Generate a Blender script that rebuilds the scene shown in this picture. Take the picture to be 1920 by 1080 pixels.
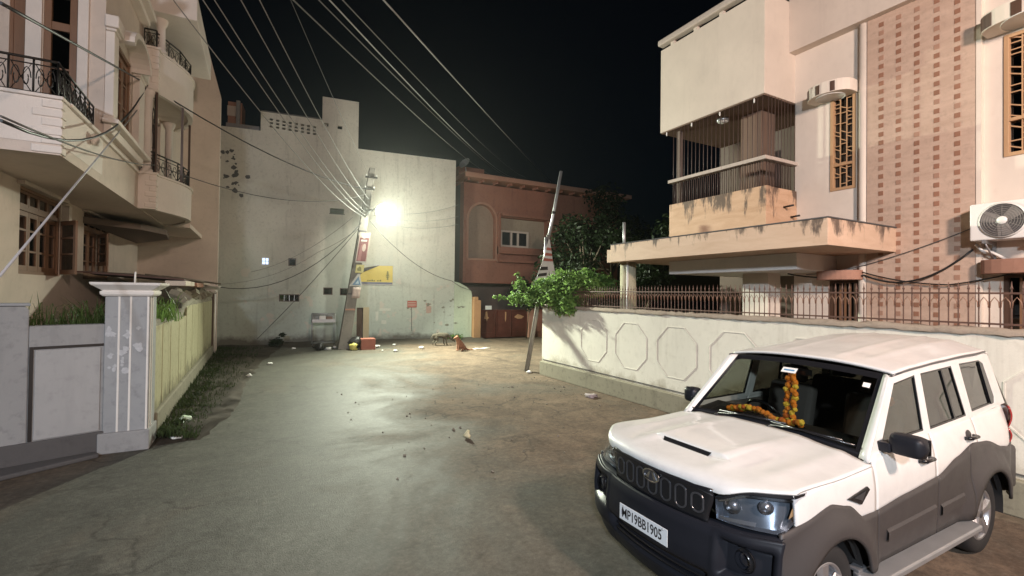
import bpy, bmesh, math, random
from mathutils import Vector, Matrix
random.seed(7)
R = math.radians
sc = bpy.context.scene
for o in list(bpy.data.objects):
    bpy.data.objects.remove(o)
COL = sc.collection

# ------------------------------------------------------------------ camera
cam_d = bpy.data.cameras.new('camera'); cam = bpy.data.objects.new('camera', cam_d); COL.objects.link(cam)
cam_d.sensor_width = 36; cam_d.lens = 36 * 876.75 / 1920; cam_d.clip_end = 800; cam_d.clip_start = .05
yaw, pit, rol = R(28.42), R(.6634), R(.7015)
fw = Vector((math.sin(yaw) * math.cos(pit), math.cos(yaw) * math.cos(pit), math.sin(pit)))
rt = Vector((math.cos(yaw), -math.sin(yaw), 0)); up = rt.cross(fw)
rt, up = rt * math.cos(rol) + up * math.sin(rol), up * math.cos(rol) - rt * math.sin(rol)
M = Matrix((rt, up, -fw)).transposed().to_4x4(); M.translation = (0, 0, 2.4)
cam.matrix_world = M
sc.camera = cam

# ------------------------------------------------------------------ world, lamps, exposure
w = bpy.data.worlds.new('World'); sc.world = w; w.use_nodes = True
nt = w.node_tree; bg = nt.nodes['Background']
sky = nt.nodes.new('ShaderNodeTexSky'); sky.sky_type = 'NISHITA'; sky.sun_disc = False
sky.sun_elevation = R(2); sky.sun_rotation = R(200); sky.altitude = 0; sky.air_density = 1.0; sky.dust_density = .3; sky.ozone_density = 4
nt.links.new(sky.outputs[0], bg.inputs[0]); bg.inputs[1].default_value = .0019
sc.view_settings.view_transform = 'Standard'; sc.view_settings.look = 'None'
sc.view_settings.gamma = 1; sc.view_settings.use_curve_mapping = False
sc.view_settings.exposure = 0
sc.render.engine = 'CYCLES'
cy = sc.cycles
cy.use_denoising = True; cy.max_bounces = 8; cy.diffuse_bounces = 4; cy.glossy_bounces = 3
cy.transmission_bounces = 6; cy.transparent_max_bounces = 12; cy.sample_clamp_indirect = 6
cy.caustics_reflective = False; cy.caustics_refractive = False

MAIN_LAMP = (4.50, 19.85, 5.80); MAIN_AIM = (.40, -.74, -.54)
WARM_LAMP = (3.2, -4.6, 6.8); WARM_AIM = (9.2, 3.6, 4.6)
COOL_LAMP = (-4.6, -6.5, 6.6); COOL_AIM = (2.2, 3.6, .8)
GLARE_HAZE = .0006
P_MAIN, P_WARM, P_COOL = 2700, 1300, 820

def lamp(name, loc, aim, power, col, size, spread=180, is_dir=False):
    d = bpy.data.lights.new(name, 'AREA'); d.shape = 'DISK'; d.size = size; d.energy = power; d.color = col; d.spread = R(spread)
    o = bpy.data.objects.new(name, d); COL.objects.link(o); o.location = loc
    v = Vector(aim) if is_dir else Vector(aim) - Vector(loc)
    o.rotation_euler = v.to_track_quat('-Z', 'Y').to_euler()
    return o
_ma = Vector(MAIN_AIM).normalized()
lamp('street_lamp_light', tuple(Vector(MAIN_LAMP) + _ma * .2), MAIN_AIM, P_MAIN, (.94, 1.0, .80), .36, spread=150, is_dir=True)
d_ = bpy.data.lights.new('street_lamp_spill', 'POINT'); d_.energy = 480; d_.color = (.96, 1.0, .84); d_.shadow_soft_size = .16
o_ = bpy.data.objects.new('street_lamp_spill', d_); COL.objects.link(o_); o_.location = (MAIN_LAMP[0] + .26, MAIN_LAMP[1] - .50, MAIN_LAMP[2] - .12)
lamp('warm_lamp_light', WARM_LAMP, WARM_AIM, P_WARM, (1.0, .75, .62), .9)
lamp('cool_lamp_light', COOL_LAMP, COOL_AIM, P_COOL, (.80, .89, 1.0), .7, spread=125)

# ------------------------------------------------------------------ materials
MATS = {}
def new_mat(name):
    m = bpy.data.materials.new(name); m.use_nodes = True
    t = m.node_tree; return m, t, t.nodes['Principled BSDF']
def lin(c): return (c[0], c[1], c[2], 1)
def N(t, kind, **kw):
    n = t.nodes.new(kind)
    for k, v in kw.items():
        if k in n.inputs: n.inputs[k].default_value = v
        else: setattr(n, k, v)
    return n
def ramp(t, src, p0, p1, c0=(0, 0, 0, 1), c1=(1, 1, 1, 1)):
    r = t.nodes.new('ShaderNodeValToRGB'); e = r.color_ramp.elements
    e[0].position = p0; e[1].position = p1; e[0].color = c0; e[1].color = c1
    t.links.new(src, r.inputs[0]); return r.outputs[0]
def mixc(t, fac, a, b, mode='MIX'):
    m = t.nodes.new('ShaderNodeMix'); m.data_type = 'RGBA'; m.blend_type = mode
    for s, v in ((m.inputs[0], fac), (m.inputs[6], a), (m.inputs[7], b)):
        if hasattr(v, 'is_linked') or hasattr(v, 'links'): t.links.new(v, s)
        else: s.default_value = v
    return m.outputs[2]
def pos(t, scale=(1, 1, 1)):
    g = t.nodes.new('ShaderNodeNewGeometry'); mp = t.nodes.new('ShaderNodeMapping'); mp.inputs['Scale'].default_value = scale
    t.links.new(g.outputs['Position'], mp.inputs[0]); return mp.outputs[0]
def noise(t, vec, scale, detail=4, rough=.55, dist=0):
    n = N(t, 'ShaderNodeTexNoise', Scale=scale, Detail=detail, Roughness=rough, Distortion=dist)
    t.links.new(vec, n.inputs['Vector']); return n.outputs['Fac']
def bump(t, b, h, strength=.3, dist=.02):
    n = N(t, 'ShaderNodeBump', Strength=strength, Distance=dist); t.links.new(h, n.inputs['Height']); t.links.new(n.outputs[0], b.inputs['Normal'])
def plain(name, col, rough=.6, metal=0, var=.15, vs=6, bmp=.1, bs=60, spec=.5, coat=0, emit=None):
    if name in MATS: return MATS[name]
    m, t, b = new_mat(name)
    p = pos(t)
    n = noise(t, p, vs)
    dk = tuple(c * (1 - var) for c in col); lt = tuple(min(1, c * (1 + var)) for c in col)
    t.links.new(mixc(t, n, lin(dk), lin(lt)), b.inputs['Base Color'])
    b.inputs['Roughness'].default_value = rough; b.inputs['Metallic'].default_value = metal
    b.inputs['Specular IOR Level'].default_value = spec; b.inputs['Coat Weight'].default_value = coat
    if bmp: bump(t, b, noise(t, p, bs, 3), bmp, .005)
    if emit: b.inputs['Emission Color'].default_value = lin(emit[:3]); b.inputs['Emission Strength'].default_value = emit[3]
    MATS[name] = m; return m
def plaster(name, col, stain=(.12, .10, .08), amt=.35, streak=.35, rough=.85, lo=None, lo_z=(1.5, 4.0), spots=.0, vs=.8, bmp=.25, patch=None, damp=None, band=None):
    """painted plaster: broad blotches, rain streaks, dark mould spots, optional second colour on the lower part"""
    m, t, b = new_mat(name)
    p = pos(t); ps = pos(t, (1, 1, .09))
    big = noise(t, p, vs, 5, .6); fine = noise(t, p, 9, 6, .65); st = noise(t, ps, 3.2, 5, .7)
    c = lin(col)
    base = mixc(t, ramp(t, big, .3, .75), lin(tuple(x * .90 for x in col)), lin(tuple(min(1, x * 1.06) for x in col)))
    if lo:
        g = t.nodes.new('ShaderNodeNewGeometry'); sp = t.nodes.new('ShaderNodeSeparateXYZ'); t.links.new(g.outputs['Position'], sp.inputs[0])
        ad = N(t, 'ShaderNodeMath', operation='MULTIPLY_ADD'); t.links.new(big, ad.inputs[0]); ad.inputs[1].default_value = 2.5; t.links.new(sp.outputs[2], ad.inputs[2])
        mr = N(t, 'ShaderNodeMapRange'); t.links.new(ad.outputs[0], mr.inputs[0]); mr.inputs[1].default_value = lo_z[0] + 1.2; mr.inputs[2].default_value = lo_z[1] + 1.2
        base = mixc(t, mr.outputs[0], lin(lo), base)
    f1 = N(t, 'ShaderNodeMath', operation='MULTIPLY'); t.links.new(ramp(t, fine, .52, .80), f1.inputs[0]); f1.inputs[1].default_value = amt
    base = mixc(t, f1.outputs[0], base, lin(stain))
    f2 = N(t, 'ShaderNodeMath', operation='MULTIPLY'); t.links.new(ramp(t, st, .55, .85), f2.inputs[0]); f2.inputs[1].default_value = streak
    base = mixc(t, f2.outputs[0], base, lin(stain))
    if patch:
        base = mixc(t, ramp(t, noise(t, p, 1.7, 3, .5), .63, .66), base, lin(patch))
    if damp or band:
        gg = t.nodes.new('ShaderNodeNewGeometry'); s3 = t.nodes.new('ShaderNodeSeparateXYZ'); t.links.new(gg.outputs['Position'], s3.inputs[0])
    if damp:      # rising damp and splashed mud along the foot
        ad2 = N(t, 'ShaderNodeMath', operation='MULTIPLY_ADD'); t.links.new(noise(t, p, 2.2, 6, .65), ad2.inputs[0]); ad2.inputs[1].default_value = -damp[3] * 1.1; t.links.new(s3.outputs[2], ad2.inputs[2])
        mr2 = N(t, 'ShaderNodeMapRange'); t.links.new(ad2.outputs[0], mr2.inputs[0]); mr2.inputs[1].default_value = -.16; mr2.inputs[2].default_value = .10; mr2.inputs[3].default_value = .75; mr2.inputs[4].default_value = 0
        base = mixc(t, mr2.outputs[0], base, lin(damp[:3]))
    if band:      # broad water stain running down below a spout
        xx = N(t, 'ShaderNodeMath', operation='MULTIPLY_ADD'); t.links.new(noise(t, pos(t, (1, 1, .35)), 1.1, 5, .6), xx.inputs[0]); xx.inputs[1].default_value = .9; t.links.new(s3.outputs[0], xx.inputs[2])
        m1 = N(t, 'ShaderNodeMapRange', interpolation_type='SMOOTHSTEP'); t.links.new(xx.outputs[0], m1.inputs[0]); m1.inputs[1].default_value = band[0] + .35; m1.inputs[2].default_value = band[0] + .60
        m2 = N(t, 'ShaderNodeMapRange', interpolation_type='SMOOTHSTEP'); t.links.new(xx.outputs[0], m2.inputs[0]); m2.inputs[1].default_value = band[1] + .55; m2.inputs[2].default_value = band[1] + .25
        m3 = N(t, 'ShaderNodeMapRange'); t.links.new(s3.outputs[2], m3.inputs[0]); m3.inputs[1].default_value = band[2]; m3.inputs[2].default_value = band[2] - .4
        q1 = N(t, 'ShaderNodeMath', operation='MULTIPLY'); t.links.new(m1.outputs[0], q1.inputs[0]); t.links.new(m2.outputs[0], q1.inputs[1])
        q2 = N(t, 'ShaderNodeMath', operation='MULTIPLY'); t.links.new(q1.outputs[0], q2.inputs[0]); t.links.new(m3.outputs[0], q2.inputs[1])
        q3 = N(t, 'ShaderNodeMath', operation='MULTIPLY'); t.links.new(q2.outputs[0], q3.inputs[0]); q3.inputs[1].default_value = .55
        base = mixc(t, q3.outputs[0], base, lin((.24, .245, .21)))
    if spots:
        s = noise(t, p, 2.6, 8, .75); f3 = N(t, 'ShaderNodeMath', operation='MULTIPLY'); t.links.new(ramp(t, s, .66, .70), f3.inputs[0]); f3.inputs[1].default_value = spots
        base = mixc(t, f3.outputs[0], base, lin(stain))
    t.links.new(base, b.inputs['Base Color']); b.inputs['Roughness'].default_value = rough; b.inputs['Specular IOR Level'].default_value = .15
    h = N(t, 'ShaderNodeMath', operation='ADD'); t.links.new(noise(t, p, 45, 5, .7), h.inputs[0]); t.links.new(big, h.inputs[1])
    bump(t, b, h.outputs[0], bmp, .012)
    MATS[name] = m; return m
def stone(name, a, b_, sc_=(1.2, 1.2, 7), rough=.6):
    m, t, b = new_mat(name); p = pos(t, sc_); q = pos(t)
    n = noise(t, p, 1.1, 6, .6, .6); f = noise(t, q, 14, 5, .7)
    c = mixc(t, ramp(t, n, .32, .70), lin(a), lin(b_))
    c = mixc(t, ramp(t, f, .5, .9), c, lin(tuple(x * .6 for x in b_)))
    t.links.new(c, b.inputs['Base Color']); b.inputs['Roughness'].default_value = rough; bump(t, b, f, .2, .01)
    MATS[name] = m; return m
def stained_stone(name, a, b_, zt, zb):
    """sandstone with black mould running from its top edge"""
    m, t, b = new_mat(name); p = pos(t, (1.2, 1.2, 6)); q = pos(t); r = pos(t, (1, 1, .25))
    c = mixc(t, ramp(t, noise(t, p, 1.3, 6, .6, .5), .3, .7), lin(a), lin(b_))
    g = t.nodes.new('ShaderNodeNewGeometry'); s = t.nodes.new('ShaderNodeSeparateXYZ'); t.links.new(g.outputs['Position'], s.inputs[0])
    mr = N(t, 'ShaderNodeMapRange'); t.links.new(s.outputs[2], mr.inputs[0]); mr.inputs[1].default_value = zb; mr.inputs[2].default_value = zt
    ad = N(t, 'ShaderNodeMath', operation='MULTIPLY_ADD'); t.links.new(mr.outputs[0], ad.inputs[0]); ad.inputs[1].default_value = .20
    t.links.new(noise(t, r, 2.6, 8, .72), ad.inputs[2])
    f = N(t, 'ShaderNodeMath', operation='MULTIPLY'); t.links.new(ramp(t, ad.outputs[0], .67, .74), f.inputs[0]); f.inputs[1].default_value = .85
    c = mixc(t, f.outputs[0], c, lin((.05, .035, .03)))
    t.links.new(c, b.inputs['Base Color']); b.inputs['Roughness'].default_value = .75; bump(t, b, noise(t, q, 20, 5, .7), .25, .01)
    MATS[name] = m; return m
def wood(name, a, b_):
    m, t, b = new_mat(name); p = pos(t, (8, 8, .8)); n = noise(t, p, 3, 5, .6, .5)
    t.links.new(mixc(t, n, lin(a), lin(b_)), b.inputs['Base Color']); b.inputs['Roughness'].default_value = .5; bump(t, b, n, .15, .01)
    MATS[name] = m; return m
def glass(name, col, alpha, rough=.03):
    m, t, b = new_mat(name); t.nodes.remove(b)
    out = t.nodes['Material Output']
    tr = N(t, 'ShaderNodeBsdfTransparent'); tr.inputs[0].default_value = lin(col)
    gl = N(t, 'ShaderNodeBsdfGlossy'); gl.inputs['Roughness'].default_value = rough; gl.inputs[0].default_value = (1, 1, 1, 1)
    lw = N(t, 'ShaderNodeLayerWeight', Blend=.5)
    pw = N(t, 'ShaderNodeMath', operation='POWER'); t.links.new(lw.outputs['Facing'], pw.inputs[0]); pw.inputs[1].default_value = 4
    ad = N(t, 'ShaderNodeMath', operation='MULTIPLY_ADD'); t.links.new(pw.outputs[0], ad.inputs[0]); ad.inputs[1].default_value = .9; ad.inputs[2].default_value = .04 + alpha
    mx = t.nodes.new('ShaderNodeMixShader'); t.links.new(ad.outputs[0], mx.inputs[0]); t.links.new(tr.outputs[0], mx.inputs[1]); t.links.new(gl.outputs[0], mx.inputs[2])
    t.links.new(mx.outputs[0], out.inputs[0]); MATS[name] = m; return m
def leafmat(name, a, b_, sub=.25):
    m, t, b = new_mat(name); p = pos(t); n = noise(t, p, 9, 3)
    g = t.nodes.new('ShaderNodeObjectInfo')
    t.links.new(mixc(t, ramp(t, n, .3, .7), lin(a), lin(b_)), b.inputs['Base Color']); b.inputs['Roughness'].default_value = .5
    b.inputs['Specular IOR Level'].default_value = .12; b.inputs['Transmission Weight'].default_value = 0; b.inputs['Subsurface Weight'].default_value = 0
    out = t.nodes['Material Output']; tl = N(t, 'ShaderNodeBsdfTranslucent'); tl.inputs[0].default_value = lin(b_)
    mx = t.nodes.new('ShaderNodeMixShader'); mx.inputs[0].default_value = sub; t.links.new(b.outputs[0], mx.inputs[1]); t.links.new(tl.outputs[0], mx.inputs[2]); t.links.new(mx.outputs[0], out.inputs[0])
    MATS[name] = m; return m

def road_mat():
    m, t, b = new_mat('road_asphalt'); p = pos(t)
    g = t.nodes.new('ShaderNodeNewGeometry'); s = t.nodes.new('ShaderNodeSeparateXYZ'); t.links.new(g.outputs['Position'], s.inputs[0])
    big = noise(t, p, .35, 6, .62, .8); mid = noise(t, p, 1.6, 7, .65, .4); fine = noise(t, p, 55, 4, .7); grit = noise(t, p, 190, 2, .6)
    asph = mixc(t, ramp(t, mid, .3, .7), lin((.082, .081, .068)), lin((.135, .132, .111)))
    asph = mixc(t, ramp(t, grit, .55, .8), asph, lin((.20, .19, .16)))
    dirt = mixc(t, ramp(t, noise(t, p, 1.1, 7, .7, .6), .35, .68), lin((.105, .074, .053)), lin((.28, .20, .14)))
    dirt = mixc(t, ramp(t, fine, .45, .85), dirt, lin((.15, .115, .088)))
    # how far a point lies from the worn crown of the lane: dust gathers along both edges
    def edge(sock, a, c):
        mr = N(t, 'ShaderNodeMapRange'); t.links.new(sock, mr.inputs[0]); mr.inputs[1].default_value = a; mr.inputs[2].default_value = c; return mr.outputs[0]
    dr = N(t, 'ShaderNodeMath', operation='MULTIPLY_ADD'); t.links.new(s.outputs[1], dr.inputs[0]); dr.inputs[1].default_value = -.14; t.links.new(s.outputs[0], dr.inputs[2])
    e1 = edge(dr.outputs[0], -.4, 4.2); 
    dl = N(t, 'ShaderNodeMath', operation='MULTIPLY_ADD'); t.links.new(s.outputs[1], dl.inputs[0]); dl.inputs[1].default_value = -.19; t.links.new(s.outputs[0], dl.inputs[2])
    e2 = edge(dl.outputs[0], -3.3, -4.6)
    mx = N(t, 'ShaderNodeMath', operation='MAXIMUM'); t.links.new(e1, mx.inputs[0]); t.links.new(e2, mx.inputs[1])
    a2 = N(t, 'ShaderNodeMath', operation='MULTIPLY_ADD'); t.links.new(big, a2.inputs[0]); a2.inputs[1].default_value = 2.2; a2.inputs[2].default_value = -1.1
    ad = N(t, 'ShaderNodeMath', operation='ADD'); t.links.new(mx.outputs[0], ad.inputs[0]); t.links.new(a2.outputs[0], ad.inputs[1])
    f = ramp(t, ad.outputs[0], .10, .95)
    c = mixc(t, f, asph, dirt)
    vo = N(t, 'ShaderNodeTexVoronoi', feature='DISTANCE_TO_EDGE', Scale=.55); wp = N(t, 'ShaderNodeVectorMath', operation='MULTIPLY_ADD')
    nv = N(t, 'ShaderNodeTexNoise', Scale=1.3, Detail=6); t.links.new(p, nv.inputs['Vector']); t.links.new(nv.outputs['Color'], wp.inputs[0]); wp.inputs[1].default_value = (1.6, 1.6, 0); t.links.new(p, wp.inputs[2]); t.links.new(wp.outputs[0], vo.inputs['Vector'])
    ck = N(t, 'ShaderNodeMath', operation='MULTIPLY'); t.links.new(ramp(t, vo.outputs['Distance'], .004, .016, (1, 1, 1, 1), (0, 0, 0, 1)), ck.inputs[0]); t.links.new(ramp(t, big, .45, .6, (0, 0, 0, 1), (.6, .6, .6, 1)), ck.inputs[1])
    c = mixc(t, ck.outputs[0], c, lin((.03, .027, .023)))
    sm = noise(t, p, 5.5, 8, .75, .5); c = mixc(t, ramp(t, sm, .30, .72, (.55, .55, .55, 1), (0, 0, 0, 1)), c, lin((.045, .040, .033)))
    c = mixc(t, ramp(t, noise(t, pos(t, (1, .55, 1)), 2.4, 9, .78, .3), .58, .78, (0, 0, 0, 1), (.5, .5, .5, 1)), c, lin((.19, .165, .13)))
    gr = noise(t, p, 15, 8, .82); c = mixc(t, ramp(t, gr, .34, .52, (.5, .5, .5, 1), (0, 0, 0, 1)), c, lin((.035, .031, .026))); c = mixc(t, ramp(t, gr, .54, .70, (0, 0, 0, 1), (.5, .5, .5, 1)), c, lin((.22, .20, .165)))
    # wet or oily patches and worn potholes
    hole = ramp(t, noise(t, pos(t, (1, 1.7, 1)), .9, 5, .6, .9), .66, .72)
    hf = N(t, 'ShaderNodeMath', operation='MULTIPLY'); t.links.new(hole, hf.inputs[0]); hf.inputs[1].default_value = .55
    c = mixc(t, hf.outputs[0], c, lin((.035, .030, .026)))
    t.links.new(c, b.inputs['Base Color'])
    rg = N(t, 'ShaderNodeMapRange'); t.links.new(f, rg.inputs[0]); rg.inputs[3].default_value = .60; rg.inputs[4].default_value = .95
    t.links.new(rg.outputs[0], b.inputs['Roughness']); b.inputs['Specular IOR Level'].default_value = .13
    h = N(t, 'ShaderNodeMath', operation='MULTIPLY_ADD'); t.links.new(mid, h.inputs[0]); h.inputs[1].default_value = .18; t.links.new(fine, h.inputs[2])
    bump(t, b, h.outputs[0], .7, .009)
    return m

M_ROAD = road_mat()
M_SOIL = plain('soil', (.075, .060, .045), .95, var=.5, vs=3, bmp=.6, bs=25)
M_CREAM = plaster('cream_paint', (.74, .66, .575), (.30, .22, .17), .12, .16, bmp=.15)
M_WHITEBOX = plaster('white_parapet_paint', (.66, .575, .495), (.25, .20, .17), .14, .22)
M_BWALL = plaster('boundary_paint', (.74, .71, .63), (.24, .20, .15), .26, .38, spots=.4, damp=(.30, .26, .19, .95))
M_PLINTH = plaster('plinth_concrete', (.27, .25, .19), (.06, .05, .04), .6, .6, spots=.5)
M_COPING = plaster('rough_coping', (.34, .28, .23), (.08, .06, .05), .6, .3, spots=.6, bmp=.7)
M_PANEL = stone('stone_cladding', (.48, .345, .265), (.59, .44, .345))
M_TILE = plain('brown_tile', (.30, .155, .10), .5, var=.3, vs=2)
M_SANDST = stained_stone('sandstone_parapet', (.50, .31, .19), (.63, .42, .28), 4.6, 3.6)
M_SLAB = stained_stone('porch_slab_stone', (.55, .385, .275), (.64, .47, .35), 3.62, 3.1)
M_WHITE = plaster('white_paint', (.76, .73, .69), (.3, .25, .2), .1, .15)
M_LWALL = plaster('beige_paint', (.67, .575, .50), (.20, .15, .12), .18, .25)
M_LTRIM = plaster('trim_paint', (.80, .73, .67), (.35, .28, .22), .12, .15)
M_GREY = plaster('grey_wall_paint', (.60, .565, .49), (.10, .09, .075), .34, .62, lo=(.50, .56, .49), lo_z=(1.2, 5.0), spots=.3, patch=(.58, .555, .48), damp=(.075, .055, .045, .62), band=(2.62, 3.62, 6.0))
M_GREEN = plaster('lime_wash', (.52, .60, .46), (.13, .15, .10), .3, .35, spots=.4)
M_PINK = plaster('pink_paint', (.33, .155, .11), (.09, .05, .04), .5, .6)
M_PINKL = plaster('pink_trim', (.43, .24, .175), (.15, .08, .05), .25, .3)
M_ORANGE = plaster('orange_paint', (.47, .27, .14), (.2, .1, .05), .25, .3)
M_CONC = plaster('grey_concrete', (.33, .33, .33), (.08, .08, .085), .45, .35, spots=.25)
M_GPILLAR = plaster('grey_marble_paint', (.34, .35, .36), (.10, .10, .11), .5, .45, vs=2.2)
M_YWALL = plaster('yellow_green_paint', (.43, .405, .26), (.10, .08, .045), .5, .7, spots=.5, damp=(.10, .09, .06, 1.0))
M_DARKCONC = plaster('shadow_strip_dark', (.11, .105, .105), (.04, .04, .04), .4, .3)
M_WOOD = wood('brown_wood', (.17, .085, .045), (.27, .145, .08))
M_DWOOD = wood('dark_wood', (.06, .03, .02), (.10, .055, .035))
M_TAN = wood('tan_wood', (.42, .25, .13), (.52, .33, .19))
M_IRON = plain('black_iron', (.03, .026, .024), .5, .4, bmp=0)
M_RUST = plain('rust_iron', (.115, .06, .045), .6, .2, var=.4, vs=9)
M_GATE = plain('rust_red_sheet', (.11, .033, .022), .45, .1, var=.5, vs=2.5)
M_DARK = plain('dark_room', (.012, .010, .010), .9, bmp=0)
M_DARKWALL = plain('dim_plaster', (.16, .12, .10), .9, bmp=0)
M_PANE = glass('window_pane', (.25, .25, .25), .05)
M_STEEL = plain('galvanised_steel', (.42, .43, .44), .45, .7, var=.15)
M_CABLE = plain('black_cable', (.02, .02, .02), .5, bmp=0)
M_WIRE = plain('aluminium_wire', (.24, .24, .23), .7, 0, var=0, bmp=0)
M_GCABLE = plain('grey_cable', (.10, .095, .09), .8, var=0, bmp=0)
M_POLE = plaster('pole_concrete', (.23, .21, .185), (.07, .06, .05), .5, .5, spots=.3)
M_PLASTICW = plain('white_plastic', (.78, .77, .74), .4, var=.06, bmp=0)
M_PLASTICG = plain('grey_grille', (.25, .235, .22), .5, bmp=0)
M_PAPER = plain('paper_litter', (.72, .72, .68), .8, var=.15, vs=20)
M_YBAG = plain('yellow_bag', (.62, .55, .16), .5, var=.25, vs=12)
M_BLACKBAG = plain('black_bag', (.015, .013, .013), .45, bmp=.3, bs=20)
M_REDBRICK = plaster('red_painted_masonry', (.34, .13, .095), (.12, .05, .04), .3, .3)
M_BARK = plain('bark', (.10, .075, .05), .9, var=.4, vs=12, bmp=.5, bs=20)
M_LEAF = leafmat('bush_leaf', (.045, .10, .022), (.19, .31, .085), .4)
M_LEAFD = leafmat('shaded_leaf', (.006, .011, .004), (.015, .026, .009))  # shadow over the trees put into the near black leaf colour
M_GRASS = leafmat('grass_blade', (.035, .065, .018), (.09, .13, .04))
M_GRASSD = leafmat('weed_blade', (.025, .040, .016), (.055, .075, .03))

# ------------------------------------------------------------------ mesh helpers
ORG = {}
class MB:
    def __init__(s): s.v = []; s.f = []; s.sm = []
    def poly(s, pts, smooth=False):
        n = len(s.v); s.v += [Vector(p) for p in pts]; s.f.append(tuple(range(n, n + len(pts)))); s.sm.append(smooth); return s
    def box(s, x0, x1, y0, y1, z0, z1):
        x0, x1 = min(x0, x1), max(x0, x1); y0, y1 = min(y0, y1), max(y0, y1); z0, z1 = min(z0, z1), max(z0, z1)
        n = len(s.v)
        s.v += [Vector(p) for p in ((x0, y0, z0), (x1, y0, z0), (x1, y1, z0), (x0, y1, z0), (x0, y0, z1), (x1, y0, z1), (x1, y1, z1), (x0, y1, z1))]
        for q in ((0, 3, 2, 1), (4, 5, 6, 7), (0, 1, 5, 4), (1, 2, 6, 5), (2, 3, 7, 6), (3, 0, 4, 7)):
            s.f.append(tuple(n + i for i in q)); s.sm.append(False)
        return s
    def obox(s, c, ax, ay, az):
        """oriented box: centre and three half-axis vectors"""
        c, ax, ay, az = map(Vector, (c, ax, ay, az)); n = len(s.v)
        s.v += [c + ax * i + ay * j + az * k for i, j, k in ((-1, -1, -1), (1, -1, -1), (1, 1, -1), (-1, 1, -1), (-1, -1, 1), (1, -1, 1), (1, 1, 1), (-1, 1, 1))]
        for q in ((0, 3, 2, 1), (4, 5, 6, 7), (0, 1, 5, 4), (1, 2, 6, 5), (2, 3, 7, 6), (3, 0, 4, 7)):
            s.f.append(tuple(n + i for i in q)); s.sm.append(False)
        return s
    def tube(s, pts, r, n=6, r1=None, cap=True):
        pts = [Vector(p) for p in pts]; rings = []
        for i, p in enumerate(pts):
            d = (pts[min(i + 1, len(pts) - 1)] - pts[max(i - 1, 0)]).normalized()
            a = d.cross(Vector((0, 0, 1)))
            if a.length < .05: a = d.cross(Vector((1, 0, 0)))
            a.normalize(); b = d.cross(a)
            rr = r if r1 is None else r + (r1 - r) * i / (len(pts) - 1)
            k = len(s.v); rings.append(k)
            s.v += [p + (a * math.cos(2 * math.pi * j / n) + b * math.sin(2 * math.pi * j / n)) * rr for j in range(n)]
        for i in range(len(pts) - 1):
            for j in range(n):
                s.f.append((rings[i] + j, rings[i] + (j + 1) % n, rings[i + 1] + (j + 1) % n, rings[i + 1] + j)); s.sm.append(True)
        if cap:
            s.f.append(tuple(rings[0] + j for j in range(n))[::-1]); s.sm.append(False)
            s.f.append(tuple(rings[-1] + j for j in range(n))); s.sm.append(False)
        return s
    def lathe(s, prof, o, axis, n=24, smooth=True, arc=None):
        o = Vector(o); ax = Vector(axis).normalized(); a = ax.orthogonal().normalized(); b = ax.cross(a); rings = []
        for r, h in prof:
            k = len(s.v); rings.append(k)
            s.v += [o + ax * h + (a * math.cos(2 * math.pi * j / n) + b * math.sin(2 * math.pi * j / n)) * max(r, 1e-4) for j in range(n)]
        for i in range(len(prof) - 1):
            for j in range(n):
                s.f.append((rings[i] + j, rings[i] + (j + 1) % n, rings[i + 1] + (j + 1) % n, rings[i + 1] + j)); s.sm.append(smooth)
        return s
    def grid(s, P, smooth=True):
        k = len(s.v); nr, nc = len(P), len(P[0])
        for r in P: s.v += [Vector(p) for p in r]
        for i in range(nr - 1):
            for j in range(nc - 1):
                s.f.append((k + i * nc + j, k + i * nc + j + 1, k + (i + 1) * nc + j + 1, k + (i + 1) * nc + j)); s.sm.append(smooth)
        return s
    def prism(s, poly, fn, d0, d1):
        """extrude a 2-D outline: fn(a, b, d) -> point"""
        n = len(poly); k = len(s.v)
        s.v += [Vector(fn(a, b, d0)) for a, b in poly] + [Vector(fn(a, b, d1)) for a, b in poly]
        s.f.append(tuple(k + i for i in range(n))[::-1]); s.f.append(tuple(k + n + i for i in range(n))); s.sm += [False, False]
        for i in range(n):
            j = (i + 1) % n; s.f.append((k + i, k + j, k + n + j, k + n + i)); s.sm.append(False)
        return s
    def frame(s, outer, inner, fn, d0, d1):
        """ring between two outlines with equal corner counts, extruded"""
        n = len(outer); k = len(s.v)
        for d in (d0, d1):
            s.v += [Vector(fn(a, b, d)) for a, b in outer] + [Vector(fn(a, b, d)) for a, b in inner]
        o0, i0, o1, i1 = k, k + n, k + 2 * n, k + 3 * n
        for i in range(n):
            j = (i + 1) % n
            for q in ((o0 + i, o0 + j, i0 + j, i0 + i), (o1 + i, i1 + i, i1 + j, o1 + j), (o0 + i, o1 + i, o1 + j, o0 + j), (i0 + i, i0 + j, i1 + j, i1 + i)):
                s.f.append(q); s.sm.append(False)
        return s
    def build(s, name, mat, parent=None, bevel=0, local=False, kind=None, label=None, cat=None, group=None, seg=2, recalc=True, solid=0, sub=0):
        if parent is not None: o0 = ORG[parent.name] if not local else Vector((0, 0, 0))
        elif local: o0 = Vector((0, 0, 0))
        else:
            xs = [p.x for p in s.v]; ys = [p.y for p in s.v]; zs = [p.z for p in s.v]
            o0 = Vector(((min(xs) + max(xs)) / 2, (min(ys) + max(ys)) / 2, min(zs)))
        me = bpy.data.meshes.new(name)
        me.from_pydata([p - o0 for p in s.v], [], s.f)
        me.polygons.foreach_set('use_smooth', s.sm)
        if recalc:
            bm = bmesh.new(); bm.from_mesh(me); bmesh.ops.remove_doubles(bm, verts=bm.verts, dist=1e-5)
            bmesh.ops.recalc_face_normals(bm, faces=bm.faces); bm.to_mesh(me); bm.free()
        me.materials.append(mat); me.update()
        o = bpy.data.objects.new(name, me); COL.objects.link(o)
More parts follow.
